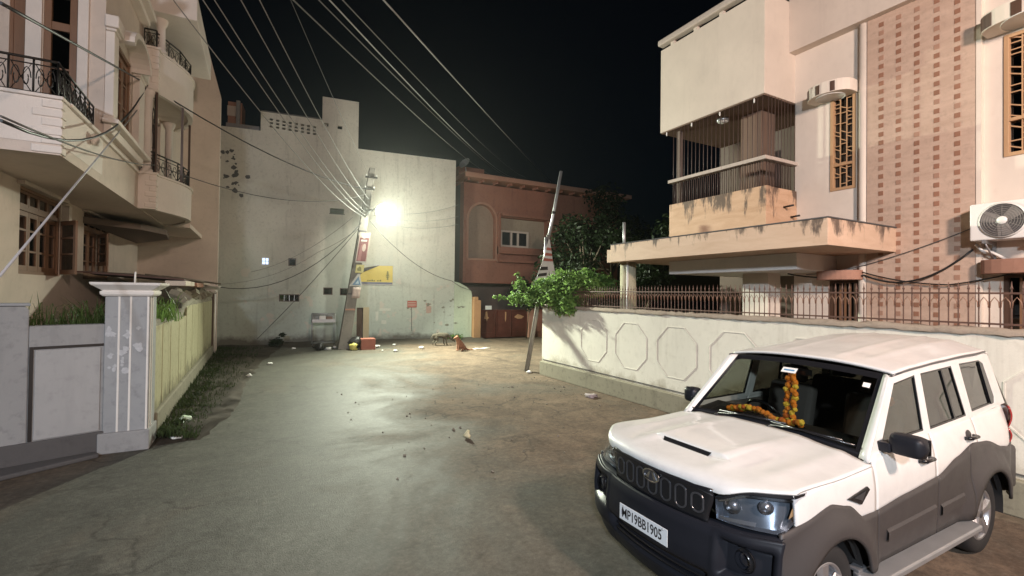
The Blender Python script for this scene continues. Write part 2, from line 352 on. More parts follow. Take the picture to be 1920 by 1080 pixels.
        if parent is not None: o.parent = parent; ORG[o.name] = Vector(o0)
        else:
            o.location = o0; ORG[o.name] = Vector(o0)
        if solid: m = o.modifiers.new('thickness', 'SOLIDIFY'); m.thickness = solid; m.offset = -1
        if sub: m = o.modifiers.new('subdivision', 'SUBSURF'); m.levels = sub; m.render_levels = sub
        if bevel: m = o.modifiers.new('bevel', 'BEVEL'); m.width = bevel; m.segments = seg; m.limit_method = 'ANGLE'; m.angle_limit = R(35)
        if kind: o['kind'] = kind
        if label: o['label'] = label
        if cat: o['category'] = cat
        if group: o['group'] = group
        return o
def thing(name, loc, label, cat, group=None, rotz=0):
    o = bpy.data.objects.new(name, None); COL.objects.link(o); o.location = loc; o.rotation_euler = (0, 0, rotz)
    o.empty_display_size = .2; o['label'] = label; o['category'] = cat
    if group: o['group'] = group
    ORG[o.name] = Vector(loc); return o
def copy_part(o, parent, off):
    """same mesh, shifted by off, under the same parent"""
    c = o.copy(); COL.objects.link(c); c.parent = parent; c.location = o.location + Vector(off); return c
def wallgrid(mb, o, u, n, s0, s1, z0, z1, holes, th):
    """wall with openings; o origin, u along, n outward; holes (sa, sb, za, zb)"""
    o, u, n = Vector(o), Vector(u), Vector(n)
    P = lambda s, z, d: o + u * s + Vector((0, 0, z)) - n * d
    S = sorted({s0, s1} | {h[0] for h in holes} | {h[1] for h in holes}); Z = sorted({z0, z1} | {h[2] for h in holes} | {h[3] for h in holes})
    S = [x for x in S if s0 <= x <= s1]; Z = [x for x in Z if z0 <= x <= z1]
    for a, b in zip(S, S[1:]):
        for c, d in zip(Z, Z[1:]):
            if any(h[0] <= a and b <= h[1] and h[2] <= c and d <= h[3] for h in holes): continue
            mb.poly([P(a, c, 0), P(b, c, 0), P(b, d, 0), P(a, d, 0)]); mb.poly([P(a, c, th), P(a, d, th), P(b, d, th), P(b, c, th)])
    for a, b, c, d in holes:
        for q in (((a, c), (b, c)), ((b, c), (b, d)), ((b, d), (a, d)), ((a, d), (a, c))):
            (p, r), (p2, r2) = q; mb.poly([P(p, r, 0), P(p2, r2, 0), P(p2, r2, th), P(p, r, th)])
    for (p, r), (p2, r2) in (((s0, z0), (s1, z0)), ((s1, z0), (s1, z1)), ((s1, z1), (s0, z1)), ((s0, z1), (s0, z0))):
        mb.poly([P(p, r, 0), P(p2, r2, 0), P(p2, r2, th), P(p, r, th)])
    return mb
def rect(a0, a1, b0, b1): return [(a0, b0), (a1, b0), (a1, b1), (a0, b1)]
fX = lambda x: (lambda a, b, d: (x + d, a, b))      # outline in (y, z), depth along x
fY = lambda y: (lambda a, b, d: (a, y + d, b))      # outline in (x, z), depth along y
fZ = lambda z: (lambda a, b, d: (a, b, z + d))      # outline in (x, y), depth up
def sagline(a, b, sag, n=14):
    a, b = Vector(a), Vector(b); return [a.lerp(b, i / n) - Vector((0, 0, sag * 4 * (i / n) * (1 - i / n))) for i in range(n + 1)]
def textmesh(txt, size, mat, name, mtx, parent, extrude=.002, width=None, bold=.0):
    c = bpy.data.curves.new(name, 'FONT'); c.body = txt; c.size = size; c.extrude = extrude; c.align_x = 'CENTER'; c.align_y = 'CENTER'; c.resolution_u = 3; c.offset = bold
    tmp = bpy.data.objects.new(name + '_tmp', c); COL.objects.link(tmp)
    dg = bpy.context.evaluated_depsgraph_get(); me = bpy.data.meshes.new_from_object(tmp.evaluated_get(dg)); me.name = name
    bpy.data.objects.remove(tmp); bpy.data.curves.remove(c)
    xs = [v.co.x for v in me.vertices]
    sx = 1 if not width else width / (max(xs) - min(xs))
    org = ORG[parent.name]
    for v in me.vertices:
        p = mtx @ Vector((v.co.x * sx, v.co.y, v.co.z)); v.co = p - org
    me.materials.clear(); me.materials.append(mat)
    o = bpy.data.objects.new(name, me); COL.objects.link(o); o.parent = parent; ORG[o.name] = org; return o
# ================================================================== SETTING: ground
gm = MB(); gm.poly([(-160, -160, 0), (160, -160, 0), (160, 160, 0), (-160, 160, 0)])
g_ = gm.build('road', M_ROAD, kind='structure')
def mound(mb, pts, hgt, seed, nx=40, ny=8):
    """low uneven strip of soil: pts gives (x0, x1, y) stations"""
    rnd = random.Random(seed); rows = []
    for i in range(nx + 1):
        f = i / nx * (len(pts) - 1); k = min(int(f), len(pts) - 2); f -= k
        x0, x1, y = [pts[k][j] + (pts[k + 1][j] - pts[k][j]) * f for j in range(3)]
        row = []
        for j in range(ny + 1):
            q = j / ny
            z = hgt * (1 - q) ** .6 * (.65 + .5 * rnd.random()) * min(1, i / 3) + .004 * min(1, i)
            if j == ny: z = -.01
            row.append((x0 + (x1 - x0) * q + (rnd.random() - .5) * (.16 if 0 < j else 0), y + (rnd.random() - .5) * .08, z))
        rows.append(row)
    mb.grid(rows)
mb = MB(); mound(mb, [(-1.38, -.75, 8.95), (-1.38, -.35, 11), (-1.38, -.2, 14), (-1.38, .1, 17), (-1.4, .5, 20), (-1.4, 1.0, 22.6)], .13, 3)
mb.build('verge', M_SOIL, kind='structure')
rows = []
rnd = random.Random(9)
for i in range(31):
    x = .9 + i * .31; yb = 22.98 - (x - 2.9) * .11
    rows.append([(x, yb + .02, .10 + rnd.random() * .04), (x, yb - .35, .06 + rnd.random() * .04), (x + .05, yb - .8 - rnd.random() * .25, .02 + rnd.random() * .02), (x, yb - 1.3 - rnd.random() * .3, -.01)])
mb.grid(rows); mb.build('roadside_soil', M_SOIL, kind='structure')
# dark slab before the left gate, stands in for a cast shadow
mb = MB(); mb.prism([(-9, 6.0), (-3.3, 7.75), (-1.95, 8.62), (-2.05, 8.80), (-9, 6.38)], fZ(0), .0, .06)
mb.build('shadow_strip', M_DARKCONC, kind='structure', bevel=.02)

# ================================================================== RIGHT: boundary wall and railing
bw = thing('boundary_wall', (7.5, 5.5, 0), 'long low cream boundary wall with raised octagon outlines behind the white car', 'wall')
mb = MB(); mb.box(7.5, 7.72, -4, 11.92, 0, 2.0); mb.build('wall_body', M_BWALL, bw)
rnd = random.Random(2); mb = MB(); rows = []
n = 160
for i in range(n + 1):
    y = -4 + 15.94 * i / n; j = lambda a=.012: (rnd.random() - .5) * 2 * a
    rows.append([(7.47 + j(.015), y, 1.985 + j()), (7.465 + j(.015), y, 2.03 + j()), (7.54, y, 2.065 + j(.015)), (7.68, y, 2.06 + j(.015)), (7.75 + j(), y, 2.03), (7.75, y, 1.99)])
mb.grid(rows); mb.poly([rows[-1][k] for k in range(6)]); mb.build('coping', M_COPING, bw, recalc=True)
mb = MB()
y = -4.0; rnd = random.Random(5)
mb = MB(); mb.box(7.38, 7.499, -4, 11.86, 0, .40); mb.build('plinth', M_PLINTH, bw, bevel=.015)
mb = MB(); mb.box(7.485, 7.4995, -4, 11.86, .44, .455); mb.build('drip_line', M_DARKCONC, bw)
for k, y1 in enumerate((10.0, 8.66, 7.335, 6.01, 4.685, 3.36, 2.035)):
    y0 = y1 - 1.04; c = .30
    out = [(y0, .70 + c), (y0 + c, .70), (y1 - c, .70), (y1, .70 + c), (y1, 1.76 - c), (y1 - c, 1.76), (y0 + c, 1.76), (y0, 1.76 - c)]
    cy_, cz_ = (y0 + y1) / 2, 1.23
    inn = [((a - cy_) * .955 + cy_, (b - cz_) * .955 + cz_) for a, b in out]
    mb = MB(); mb.frame(out, inn, fX(7.5), -.010, -.0005); mb.build('octagon_moulding', M_BWALL, bw, bevel=.006)
# iron railing
fe = thing('iron_railing', (7.58, 5.5, 2.05), 'rust brown iron railing of spear topped pickets along the wall', 'railing')
for z in (2.10, 2.46):
    mb = MB(); mb.box(7.565, 7.595, -2.6, 11.75, z, z + .022); mb.build('rail', M_RUST, fe)
mb = MB(); mb.tube([(7.58, 11.75, 2.04), (7.58, 11.75, 2.46), (7.58, 11.75, 2.52)], .008, 5, cap=False)
mb.tube([(7.58, 11.75, 2.52), (7.58, 11.75, 2.535), (7.58, 11.75, 2.56), (7.58, 11.75, 2.61)], .017, 5, r1=.002)
pk = mb.build('picket', M_RUST, fe)
mb = MB(); arc = []
for i in range(7):
    a = math.pi * i / 6; arc.append((7.58, 11.75 - .046 + .034 * math.cos(a), 2.40 - .05 * math.sin(a) * (-1 if i else -1)))
mb.tube([(7.572, 11.75 - .006, 2.30), (7.572, 11.75 - .012, 2.37), (7.572, 11.75 - .046, 2.425), (7.572, 11.75 - .081, 2.37), (7.572, 11.75 - .087, 2.30)], .006, 4)
sr = mb.build('scroll', plain('worn_iron', (.30, .17, .12), .55, .2, var=.3, vs=9), fe)
for i in range(1, 154):
    copy_part(pk, fe, (0, -.093 * i, 0))
for i in range(1, 130): copy_part(sr, fe, (0, -.093 * i, 0))

# ================================================================== RIGHT: house
rh = thing('house', (10, 3, 0), 'cream house with stone clad panel and projecting white balcony box behind iron railing', 'house')
FX = 9.7
wins = [(4.58, 5.02, 4.44, 6.30), (1.72, 2.62, 4.51, 6.32), (4.51, 5.02, 1.1, 2.72), (1.6, 2.62, .2, 2.77)]
mb = MB(); wallgrid(mb, (FX, 0, 0), (0, 1, 0), (-1, 0, 0), -3, 5.71, 0, 7.42, wins, .22); mb.build('wall', M_CREAM, rh)
mb = MB(); mb.box(9.48, 12, -3, 5.709, 7.40, 10.5); mb.build('upper_wall', M_WHITEBOX, rh)
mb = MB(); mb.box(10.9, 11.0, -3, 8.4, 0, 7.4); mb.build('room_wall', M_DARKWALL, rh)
mb = MB(); mb.box(9.93, 11.0, 5.60, 5.70, 0, 7.4); mb.build('return_wall', M_CREAM, rh)
mb = MB(); mb.box(9.61, 9.699, 2.9, 4.365, 0, 7.398); mb.build('stone_panel', M_PANEL, rh, bevel=.004)
mb = MB(); mb.tube([(9.66, 4.44, 0), (9.66, 4.44, 7.398)], .072, 16); mb.build('round_pilaster', M_CREAM, rh)
mb = MB(); mb.box(9.60, 9.70, 2.84, 2.899, 0, 7.398); mb.build('panel_border', M_CREAM, rh)
mb = MB(); mb.box(9.604, 9.6095, 4.145 - .036, 4.145 + .036, .90, .978); tl = mb.build('tile', M_TILE, rh)
M_TILE2 = plain('faded_tile', (.37, .22, .155), .6, var=.25, vs=3)
for c, yy in enumerate((4.145, 3.89, 3.635, 3.375, 3.12)):
    for r in range(43):
        if c == 0 and r == 0: continue
        t = copy_part(tl, rh, (0, yy - 4.145, .15 * r + random.uniform(-.004, .004)))
        if random.random() < .3:
            t.material_slots[0].link = 'OBJECT'; t.material_slots[0].material = M_TILE2
M_ROOFR = plaster('rail_paint', (.50, .43, .38), (.2, .16, .13), .3, .3)
# white balcony box on top
mb = MB(); mb.box(8.68, 11.0, 5.71, 8.42, 6.41, 8.46); mb.build('balcony_box', M_WHITEBOX, rh, bevel=.006)
mb = MB(); mb.box(8.60, 8.80, 5.55, 8.46, 8.56, 8.70); mb.build('roof_rail', M_ROOFR, rh, bevel=.03)
mb = MB(); mb.box(8.70, 8.79, 8.02, 8.14, 8.461, 8.559); rb = mb.build('rail_block', M_WHITEBOX, rh, bevel=.02)
for i in range(1, 4): copy_part(rb, rh, (0, -.68 * i, 0))
mb = MB(); mb.box(8.96, 9.05, 5.60, 8.40, 8.461, 8.545); mb.build('roof_kerb', M_DARKCONC, rh)
# open balcony under it
M_BALC = plaster('balcony_shade_brown', (.19, .13, .10), (.12, .08, .06), .3, .3)  # brown with the recess shade put into it: pillar, soffit, lining
mb = MB(); mb.box(8.69, 11.0, 5.67, 8.10, 3.605, 3.78); mb.build('balcony_floor', M_SANDST, rh)
mb = MB(); mb.box(8.68, 8.84, 5.66, 8.11, 3.602, 4.58); mb.build('parapet', M_SANDST, rh, bevel=.006)
mb = MB(); mb.box(8.842, 9.699, 5.662, 5.80, 3.79, 4.57); mb.build('parapet', M_SANDST, rh, bevel=.006)
for i in range(5):
    y0 = 5.64 + i * .496; mb = MB(); mb.box(8.63, 8.80, y0 + .003, y0 + .493, 5.095 + random.uniform(-.004, .004), 5.165); mb.build('coping_stone', M_ROOFR, rh, bevel=.006)
for i in range(2):
    x0 = 8.803 + i * .447; mb = MB(); mb.box(x0, x0 + .442, 5.64, 5.80, 5.095, 5.165); mb.build('coping_stone', M_ROOFR, rh, bevel=.006)
mb = MB(); mb.tube([(8.74, 5.78, 4.55), (8.74, 5.78, 6.42)], .008, 5); br = mb.build('bar', plain('dark_brown_bar', (.06, .035, .028), .6, bmp=0), rh)
for i in range(1, 22): copy_part(br, rh, (0, .108 * i, 0))
for i in range(1, 9): copy_part(br, rh, (.107 * i, -.05, 0))
mb = MB(); mb.tube([(8.74, 5.834, 4.55), (8.74, 5.834, 5.10)], .010, 5); bl_ = mb.build('baluster', plain('dark_brown_bar', (.06, .035, .028), .6, bmp=0), rh)
for i in range(1, 21): copy_part(bl_, rh, (0, .108 * i, 0))
for i in range(0, 8): copy_part(bl_, rh, (.0535 + .107 * i, -.10, 0))
mb = MB(); mb.box(9.36, 9.82, 6.22, 6.70, 3.78, 6.38); mb.build('pillar', M_BALC, rh)
mb = MB(); mb.box(8.70, 10.9, 5.73, 8.40, 6.385, 6.409); mb.build('soffit', M_BALC, rh)
mb = MB(); mb.box(9.70, 10.8, 5.701, 5.72, 3.79, 6.38); mb.build('side_lining', M_BALC, rh)
mb = MB(); mb.box(8.90, 9.0, 8.0, 8.10, 3.78, 6.41); mb.build('corner_post', M_DARKWALL, rh)
mb = MB(); mb.box(10.82, 10.898, 6.9, 7.8, 3.8, 5.9); mb.build('door', M_DWOOD, rh)
for y in (8.25, 7.5, 6.75, 5.95):
    mb = MB(); mb.tube([(8.72, y, 6.30), (8.72, y, 6.415)], .014, 6); mb.build('drip_pipe', M_PLASTICW, rh)
# porch slab and the beams under it
mb = MB(); mb.box(7.51, 9.699, 3.92, 8.86, 3.19, 3.60); mb.box(8.0, 12, 5.72, 8.86, 3.195, 3.595); mb.build('porch_slab', M_SLAB, rh, bevel=.006)
mb = MB(); mb.box(7.50, 9.69, 3.905, 8.87, 3.603, 3.622); mb.build('slab_edge', M_DARKCONC, rh)
mb = MB(); mb.box(7.56, 7.80, 8.865, 9.05, 3.19, 3.50); mb.build('slab_corbel', M_SLAB, rh)
mb = MB(); mb.box(8.40, 11, 4.9, 7.84, 2.89, 3.185); mb.build('beam', M_WHITE, rh)
mb = MB(); mb.box(9.2, 9.62, 5.95, 6.52, 0, 2.888); mb.build('pillar', M_CREAM, rh)
mb = MB(); mb.tube([(7.95, 8.72, 0), (7.95, 8.72, 3.19)], .19, 14); mb.build('porch_column', plaster('mossy_column', (.45, .42, .30), (.10, .13, .05), .6, .5, spots=.5), rh)
mb = MB(); mb.tube([(7.80, 8.58, .2), (7.80, 8.58, 3.19)], .025, 8); mb.build('drain_pipe', M_PLASTICW, rh)
mb = MB(); mb.tube([(8.05, 8.98, 3.5), (8.06, 9.0, 4.22)], .035, 8); mb.build('vent_pipe', M_STEEL, rh)
# small rain spouts on the parapet side
for y0, z0, L in ((5.60, 4.20, .2), (5.62, 4.02, .22)):
    mb = MB(); mb.tube([(9.25 + (L - .2) * 12, y0 + .06, z0), (9.25 + (L - .2) * 12, y0 - .14, z0 + .01)], .02, 6); mb.build('spout', M_IRON, rh)
# windows with carved grilles
def grille_window(y0, y1, z0, z1, cols, midz, seed):
    rnd = random.Random(seed); f = .055
    mb = MB(); mb.frame(rect(y0, y1, z0, z1), rect(y0 + f, y1 - f, z0 + f, z1 - f), fX(FX), -.02, .10)
    mb.box(FX - .015, FX + .05, y0 + f, y1 - f, midz - .025, midz + .025)
    fr = mb.build('window_frame', M_TAN, rh, bevel=.004)
    mb = MB(); wd = (y1 - y0 - 2 * f) / cols
    for c in range(cols + 1):
        y = y0 + f + wd * c; mb.box(FX + .01, FX + .028, y - .008, y + .008, z0 + f, z1 - f)
    for c in range(cols):
        z = z0 + f
        while z < z1 - f - .05:
            z += rnd.choice((.07, .10, .16, .2)); y = y0 + f + wd * c
            if z > z1 - f: break
            k = rnd.random()
            if k < .5: mb.obox((FX + .019, y + wd / 2, z), (.008, 0, 0), (0, wd / 2, .03), (0, -.004, .008))
            else: mb.box(FX + .011, FX + .027, y, y + wd, z - .008, z + .008)
    mb.build('grille', M_TAN, fr, recalc=False)
    mb = MB(); mb.box(FX + .07, FX + .078, y0 + f, y1 - f, z0 + f, z1 - f); mb.build('pane', M_PANE, fr)
grille_window(4.58, 5.02, 4.44, 6.30, 3, 4.93, 1)
grille_window(1.72, 2.62, 4.51, 6.32, 6, 5.05, 2)
def door_window(y0, y1, z0, z1):
    mb = MB(); mb.frame(rect(y0, y1, z0, z1), rect(y0 + .05, y1 - .05, z0 + .05, z1 - .05), fX(FX), -.01, .1)
    fr = mb.build('window_frame', M_DWOOD, rh); mb = MB()
    for i in range(1, 6):
        y = y0 + (y1 - y0) * i / 6; mb.box(FX + .02, FX + .045, y - .014, y + .014, z0 + .05, z1 - .05)
    mb.build('grille', M_WOOD, fr); mb = MB(); mb.box(FX + .07, FX + .078, y0 + .05, y1 - .05, z0 + .05, z1 - .05); mb.build('pane', M_PANE, fr)
door_window(4.51, 5.02, 1.1, 2.72); door_window(1.6, 2.62, .2, 2.77)
def hood(yc, r, z0, z1, rim=True, depth=.5, mat=None):
    pts = [(FX - .001, yc + r), (FX - depth * .45, yc + r)] + [(FX - depth * .45 - depth * .55 * math.sin(math.pi * i / 14), yc + r * math.cos(math.pi * i / 14)) for i in range(1, 14)] + [(FX - depth * .45, yc - r), (FX - .001, yc - r)]
    mb = MB(); mb.prism(pts, fZ(0), z0, z1); h = mb.build('window_hood', mat or M_CREAM, rh, bevel=.008)
    if rim:
        mb = MB(); mb.lathe([(.001, 0), (r * .62, 0), (r * .62, -.012)], (FX - depth * .42, yc, z0 - .001), (0, 0, 1), 24); mb.build('soffit_disc', M_PLASTICW, h)
        for i in (1, 2, 3, 6, 9):
            a0, a1 = math.pi * (i - .42) / 14 * 1.0, math.pi * (i + .5) / 14 * 1.0
            q = [(FX - depth * .45 - depth * .55 * math.sin(a) * k - (k - 1) * .2 * math.sin(a), yc + r * math.cos(a) * k) for k in (1.0, 1.012) for a in ((a0, (a0 + a1) / 2, a1) if k == 1.0 else (a1, (a0 + a1) / 2, a0))]
            mb = MB(); mb.prism(q, fZ(0), z0 + .012, z1 - .03); mb.build('rim_tile', M_DWOOD, h)
hood(4.92, .385, 6.20, 6.42); hood(2.25, .55, 6.36, 6.60)
hood(4.78, .37, 2.725, 2.90, False, .42, M_PINKL); hood(2.1, .72, 2.775, 2.98, False, .42, M_PINKL)
# fittings that hang on the house
cl = thing('ceiling_light', (9.15, 7.0, 6.3), 'round white ceiling light unlit under the balcony box', 'light')
mb = MB(); mb.lathe([(.001, 0), (.12, 0), (.13, .025), (.13, .075), (.001, .075)], (9.15, 7.0, 6.33), (0, 0, 1), 24); mb.build('ring', M_STEEL, cl)
mb = MB(); mb.lathe([(.001, -.035), (.06, -.03), (.10, -.012), (.112, 0)], (9.15, 7.0, 6.33), (0, 0, 1), 24); mb.build('diffuser', M_PLASTICW, cl)
ac = thing('air_conditioner', (9.45, 2.45, 3.28), 'white air conditioner outdoor unit with round fan on the cream house wall', 'air conditioner')
X0 = 9.30
mb = MB(); mb.box(X0, 9.62, 2.05, 2.88, 3.26, 3.80); mb.build('casing', M_PLASTICW, ac, bevel=.018)
mb = MB(); mb.lathe([(.235, 0), (.255, .012), (.235, .024)], (X0 - .001, 2.53, 3.53), (-1, 0, 0), 32); mb.build('fan_ring', M_PLASTICW, ac)
mb = MB(); mb.lathe([(.001, .002), (.235, .002)], (X0, 2.53, 3.53), (-1, 0, 0), 32, False); mb.build('fan_well', M_DARKCONC, ac)
mb = MB()
for i in range(3):
    a = 2 * math.pi * i / 3 + .4; d = Vector((0, math.cos(a), math.sin(a))); t = Vector((0, -math.sin(a), math.cos(a)))
    c = Vector((X0 - .008, 2.53, 3.53)); mb.poly([c + d * .05 - t * .05, c + d * .22 - t * .10, c + d * .225 + t * .07, c + d * .05 + t * .06])
mb.build('fan_blade', M_PLASTICG, ac, recalc=False)
mb = MB()
for rr in (.07, .10, .13, .16, .19, .215):
    mb.tube([(X0 - .02, 2.53 + rr * math.cos(2 * math.pi * i / 28), 3.53 + rr * math.sin(2 * math.pi * i / 28)) for i in range(29)], .0028, 4, cap=False)
for i in range(12):
    a = 2 * math.pi * i / 12; mb.tube([(X0 - .02, 2.53 + .05 * math.cos(a), 3.53 + .05 * math.sin(a)), (X0 - .012, 2.53 + .24 * math.cos(a), 3.53 + .24 * math.sin(a))], .0025, 4)
mb.build('fan_guard', M_PLASTICG, ac)
mb = MB(); mb.lathe([(.001, .03), (.05, .028), (.058, .015)], (X0, 2.53, 3.53), (-1, 0, 0), 20); mb.build('fan_hub', M_PLASTICW, ac)
for y in (2.2, 2.72):
    mb = MB(); mb.box(9.28, 9.70, y - .02, y + .02, 3.215, 3.258); mb.box(9.66, 9.699, y - .02, y + .02, 2.98, 3.215); mb.tube([(9.34, y, 3.215), (9.66, y, 3.0)], .012, 5); mb.build('bracket', M_STEEL, ac)
mb = MB(); mb.tube([(9.5, 2.87, 3.22), (9.5, 2.80, 3.12), (9.6, 2.72, 3.10), (9.66, 2.6, 3.0)], .022, 7); mb.build('pipe', M_PLASTICW, ac)
def cable(name, pts, r, mat, label, group=None, n=6):
    mb = MB(); mb.tube(pts, r, n); return mb.build(name, mat, label=label, cat='cable', group=group, recalc=False)
def chain(*segs):
    out = []
    for a, b, s in segs:
        p = sagline(a, b, s, 12); out += p if not out else p[1:]
    return out
cable('cable', chain(((9.5, 2.9, 3.15), (9.54, 4.36, 2.80), .28), ((9.54, 4.36, 2.80), (9.3, 5.6, 2.86), .06)), .016, M_CABLE, 'thick black cable sagging from the air conditioner across the stone panel')
cable('cable', chain(((9.55, 1.9, 3.0), (9.55, 3.2, 2.62), .05), ((9.55, 3.2, 2.62), (9.55, 4.40, 2.86), .05)), .012, M_CABLE, 'thin black cable low across the stone panel from the right hood')
cable('cable', chain(((9.58, 2.9, 3.5), (9.58, 4.40, 2.98), .03), ((9.58, 4.40, 2.98), (9.4, 5.3, 2.84), .03)), .008, M_GCABLE, 'faint slanting wire on the stone panel above the black cables')
# ================================================================== LEFT: house
lh = thing('house', (-4, 14, 0), 'beige house with bowed balconies, wooden shutters and black iron railings above the grey gate wall', 'house')
GX, UX = -3.7, -2.5
mb = MB(); wallgrid(mb, (GX, 0, 0), (0, 1, 0), (1, 0, 0), 8.9, 20.3, 0, 4.27, [(11.28, 13.2, 2.64, 4.20), (14.68, 16.85, 2.62, 4.22)], .22); mb.build('ground_wall', M_LWALL, lh)
mb = MB(); mb.box(-9, GX - .222, 8.9, 9.05, 0, 4.27); mb.build('front_wall', M_LWALL, lh)
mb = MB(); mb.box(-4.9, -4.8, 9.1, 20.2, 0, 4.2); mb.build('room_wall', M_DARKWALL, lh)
mb = MB(); mb.box(-9, UX, 8.841, 20.29, 4.272, 4.42); mb.build('floor_slab', M_LWALL, lh)
mb = MB(); wallgrid(mb, (UX, 0, 0), (0, 1, 0), (1, 0, 0), 10.85, 20.3, 4.42, 13, [(11.36, 12.78, 5.62, 7.20), (14.2, 16.2, 5.10, 6.95), (14.2, 16.2, 8.0, 8.85)], .25); mb.build('upper_wall', M_LWALL, lh)
mb = MB(); wallgrid(mb, (0, 10.85, 0), (1, 0, 0), (0, -1, 0), -9, UX - .252, 4.42, 13, [(-3.74, -3.54, 5.0, 7.6), (-3.32, -2.88, 5.0, 7.6)], .25); mb.build('upper_front_wall', M_LWALL, lh)
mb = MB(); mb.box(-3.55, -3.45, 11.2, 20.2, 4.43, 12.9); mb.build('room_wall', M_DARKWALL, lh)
mb = MB(); mb.prism([(-6.0, 0), (-1.35, 0), (-1.35, 9.55), (-1.62, 10.6), (-2.10, 12.6), (-6.0, 13.4)], fY(20.301), 0, .3); mb.build('end_wall', M_LWALL, lh)
# corner pilaster, door and column on the balcony
mb = MB(); mb.box(-2.86, -2.72, 10.79, 10.849, 5.08, 13); mb.build('pilaster', M_LTRIM, lh)
mb = MB(); mb.box(-3.53, -3.33, 10.80, 10.849, 5.08, 13); mb.build('pilaster', M_LTRIM, lh)
d = MB(); d.frame(rect(-3.32, -2.88, 4.9, 7.6), rect(-3.23, -2.99, 5.02, 7.48), fY(10.85), .03, .10)
d.box(-3.23, -2.99, 10.885, 10.94, 6.88, 7.02); dr = d.build('balcony_door', M_WOOD, lh, bevel=.006)
mb = MB(); mb.box(-3.23, -2.99, 10.89, 10.93, 6.20, 6.23); mb.box(-3.23, -2.99, 10.89, 10.93, 5.35, 5.5); mb.build('door_bar', M_WOOD, dr)
mb = MB(); mb.box(-3.22, -3.0, 10.925, 10.932, 5.02, 7.45); mb.build('pane', M_PANE, dr)
mb = MB(); mb.frame(rect(-3.74, -3.54, 4.9, 7.6), rect(-3.70, -3.58, 5.0, 7.5), fY(10.85), .03, .10); mb.box(-3.70, -3.58, 10.9, 10.93, 5, 7.5); mb.build('balcony_door', M_WOOD, lh)
# corner balcony: parapet, quoins, moulding, railing
mb = MB(); mb.box(-9, UX, 8.84, 8.98, 4.423, 5.05); mb.box(UX - .14, UX, 8.981, 10.848, 4.423, 5.05); mb.build('balcony_parapet', M_LTRIM, lh)
mb = MB(); mb.box(-9, UX + .03, 8.80, 9.0, 5.052, 5.10); mb.box(UX - .16, UX + .03, 9.001, 10.84, 5.052, 5.10); mb.build('balcony_coping', M_LTRIM, lh, bevel=.01)
def quoins(xr, yf, z0, z1, n, w=(.30, .20), side=True, par=lh):
    h = (z1 - z0) / n
    for i in range(n):
        mb = MB(); mb.box(xr - w[i % 2], xr + .022, yf - .022, yf + (.10 if i % 2 else .16), z0 + i * h + .012, z0 + (i + 1) * h - .012); mb.build('quoin', M_LTRIM, par, bevel=.012)
quoins(UX, 8.84, 4.28, 5.04, 6)
mb = MB(); mb.box(UX + .001, UX + .05, 9.1, 13.55, 5.30 - .25, 5.36 - .25); mb.build('string_course', M_LTRIM, lh, bevel=.012)
def rail_panel(p0, p1, z0, z1, name='railing', seed=1, step=.085):
    """wrought iron panel between two ground points with scroll infill"""
    p0, p1 = Vector(p0), Vector(p1); L = (p1 - p0).length; u = (p1 - p0) / L
    Q = lambda s, z: p0 + u * s + Vector((0, 0, z))
    mb = MB()
    for z in (z0 + .03, z1 - .08): mb.tube([Q(0, z), Q(L, z)], .010, 4)
    mb.tube([Q(0, z1), Q(L, z1)], .018, 6)
    n = max(1, round(L / (step * 3)))
    for i in range(n + 1): mb.tube([Q(L * i / n, z0), Q(L * i / n, z1)], .013, 4)
    zc = (z0 + z1) / 2 - .03; hh = (z1 - z0) * .34
    for i in range(n):
        c = L * (i + .5) / n; ww = L / n * .42
        for sg in (1, -1):
            pts = []
            for k in range(15):
                a = k / 14 * 2.2 * math.pi; q = 1 - .6 * k / 14
                pts.append(Q(c + sg * ww * .5 + math.cos(a) * ww * .45 * q * sg, zc + math.sin(a) * hh * q))
            mb.tube(pts, .007, 4, cap=False)
        mb.tube([Q(c - ww, z0 + .03), Q(c, zc), Q(c - ww, z1 - .08)], .006, 4); mb.tube([Q(c + ww, z0 + .03), Q(c, zc), Q(c + ww, z1 - .08)], .006, 4)
    return mb
rail_panel((-5.6, 8.9, 0), (-2.56, 8.9, 0), 5.10, 5.60).build('railing', M_IRON, lh, recalc=False)
rail_panel((-2.56, 8.9, 0), (-2.62, 10.76, 0), 5.10, 5.60).build('railing', M_IRON, lh, recalc=False)
# big arched window with pilasters, hood and sill
def shutter_window(y0, y1, z0, z1, x, n, arched=True, top=.0, par=lh, transom=None):
    mb = MB(); mb.frame(rect(y0, y1, z0, z1), rect(y0 + .06, y1 - .06, z0 + .06, z1 - .06), fX(x), -.12, -.02)
    if transom: mb.box(x - .10, x - .03, y0 + .06, y1 - .06, transom - .04, transom + .04)
    fr = mb.build('window_frame', M_WOOD, par, bevel=.005)
    zt = (transom or z1 - .06); wd = (y1 - y0 - .12) / n
    for i in range(n):
        a, b = y0 + .06 + wd * i + .006, y0 + .06 + wd * (i + 1) - .006
        mb = MB(); mb.frame(rect(a, b, z0 + .065, zt - .045), rect(a + .075, b - .075, z0 + .16, zt - .13), fX(x), -.09, -.05)
        for q in (.36, .68): zz = z0 + (zt - z0) * q; mb.box(x - .088, x - .052, a + .075, b - .075, zz - .018, zz + .018)
        sh = mb.build('sash', M_WOOD, fr)
        mb = MB(); mb.box(x - .078, x - .070, a + .07, b - .07, z0 + .12, zt - .09); mb.build('pane', M_PANE, sh)
        if transom:
            mb = MB(); mb.frame(rect(a, b, transom + .045, z1 - .065), rect(a + .05, b - .05, transom + .09, z1 - .11), fX(x), -.09, -.05); sh = mb.build('top_light', M_WOOD, fr)
            mb = MB(); mb.box(x - .078, x - .070, a + .045, b - .045, transom + .08, z1 - .10); mb.build('pane', M_PANE, sh)
    return fr
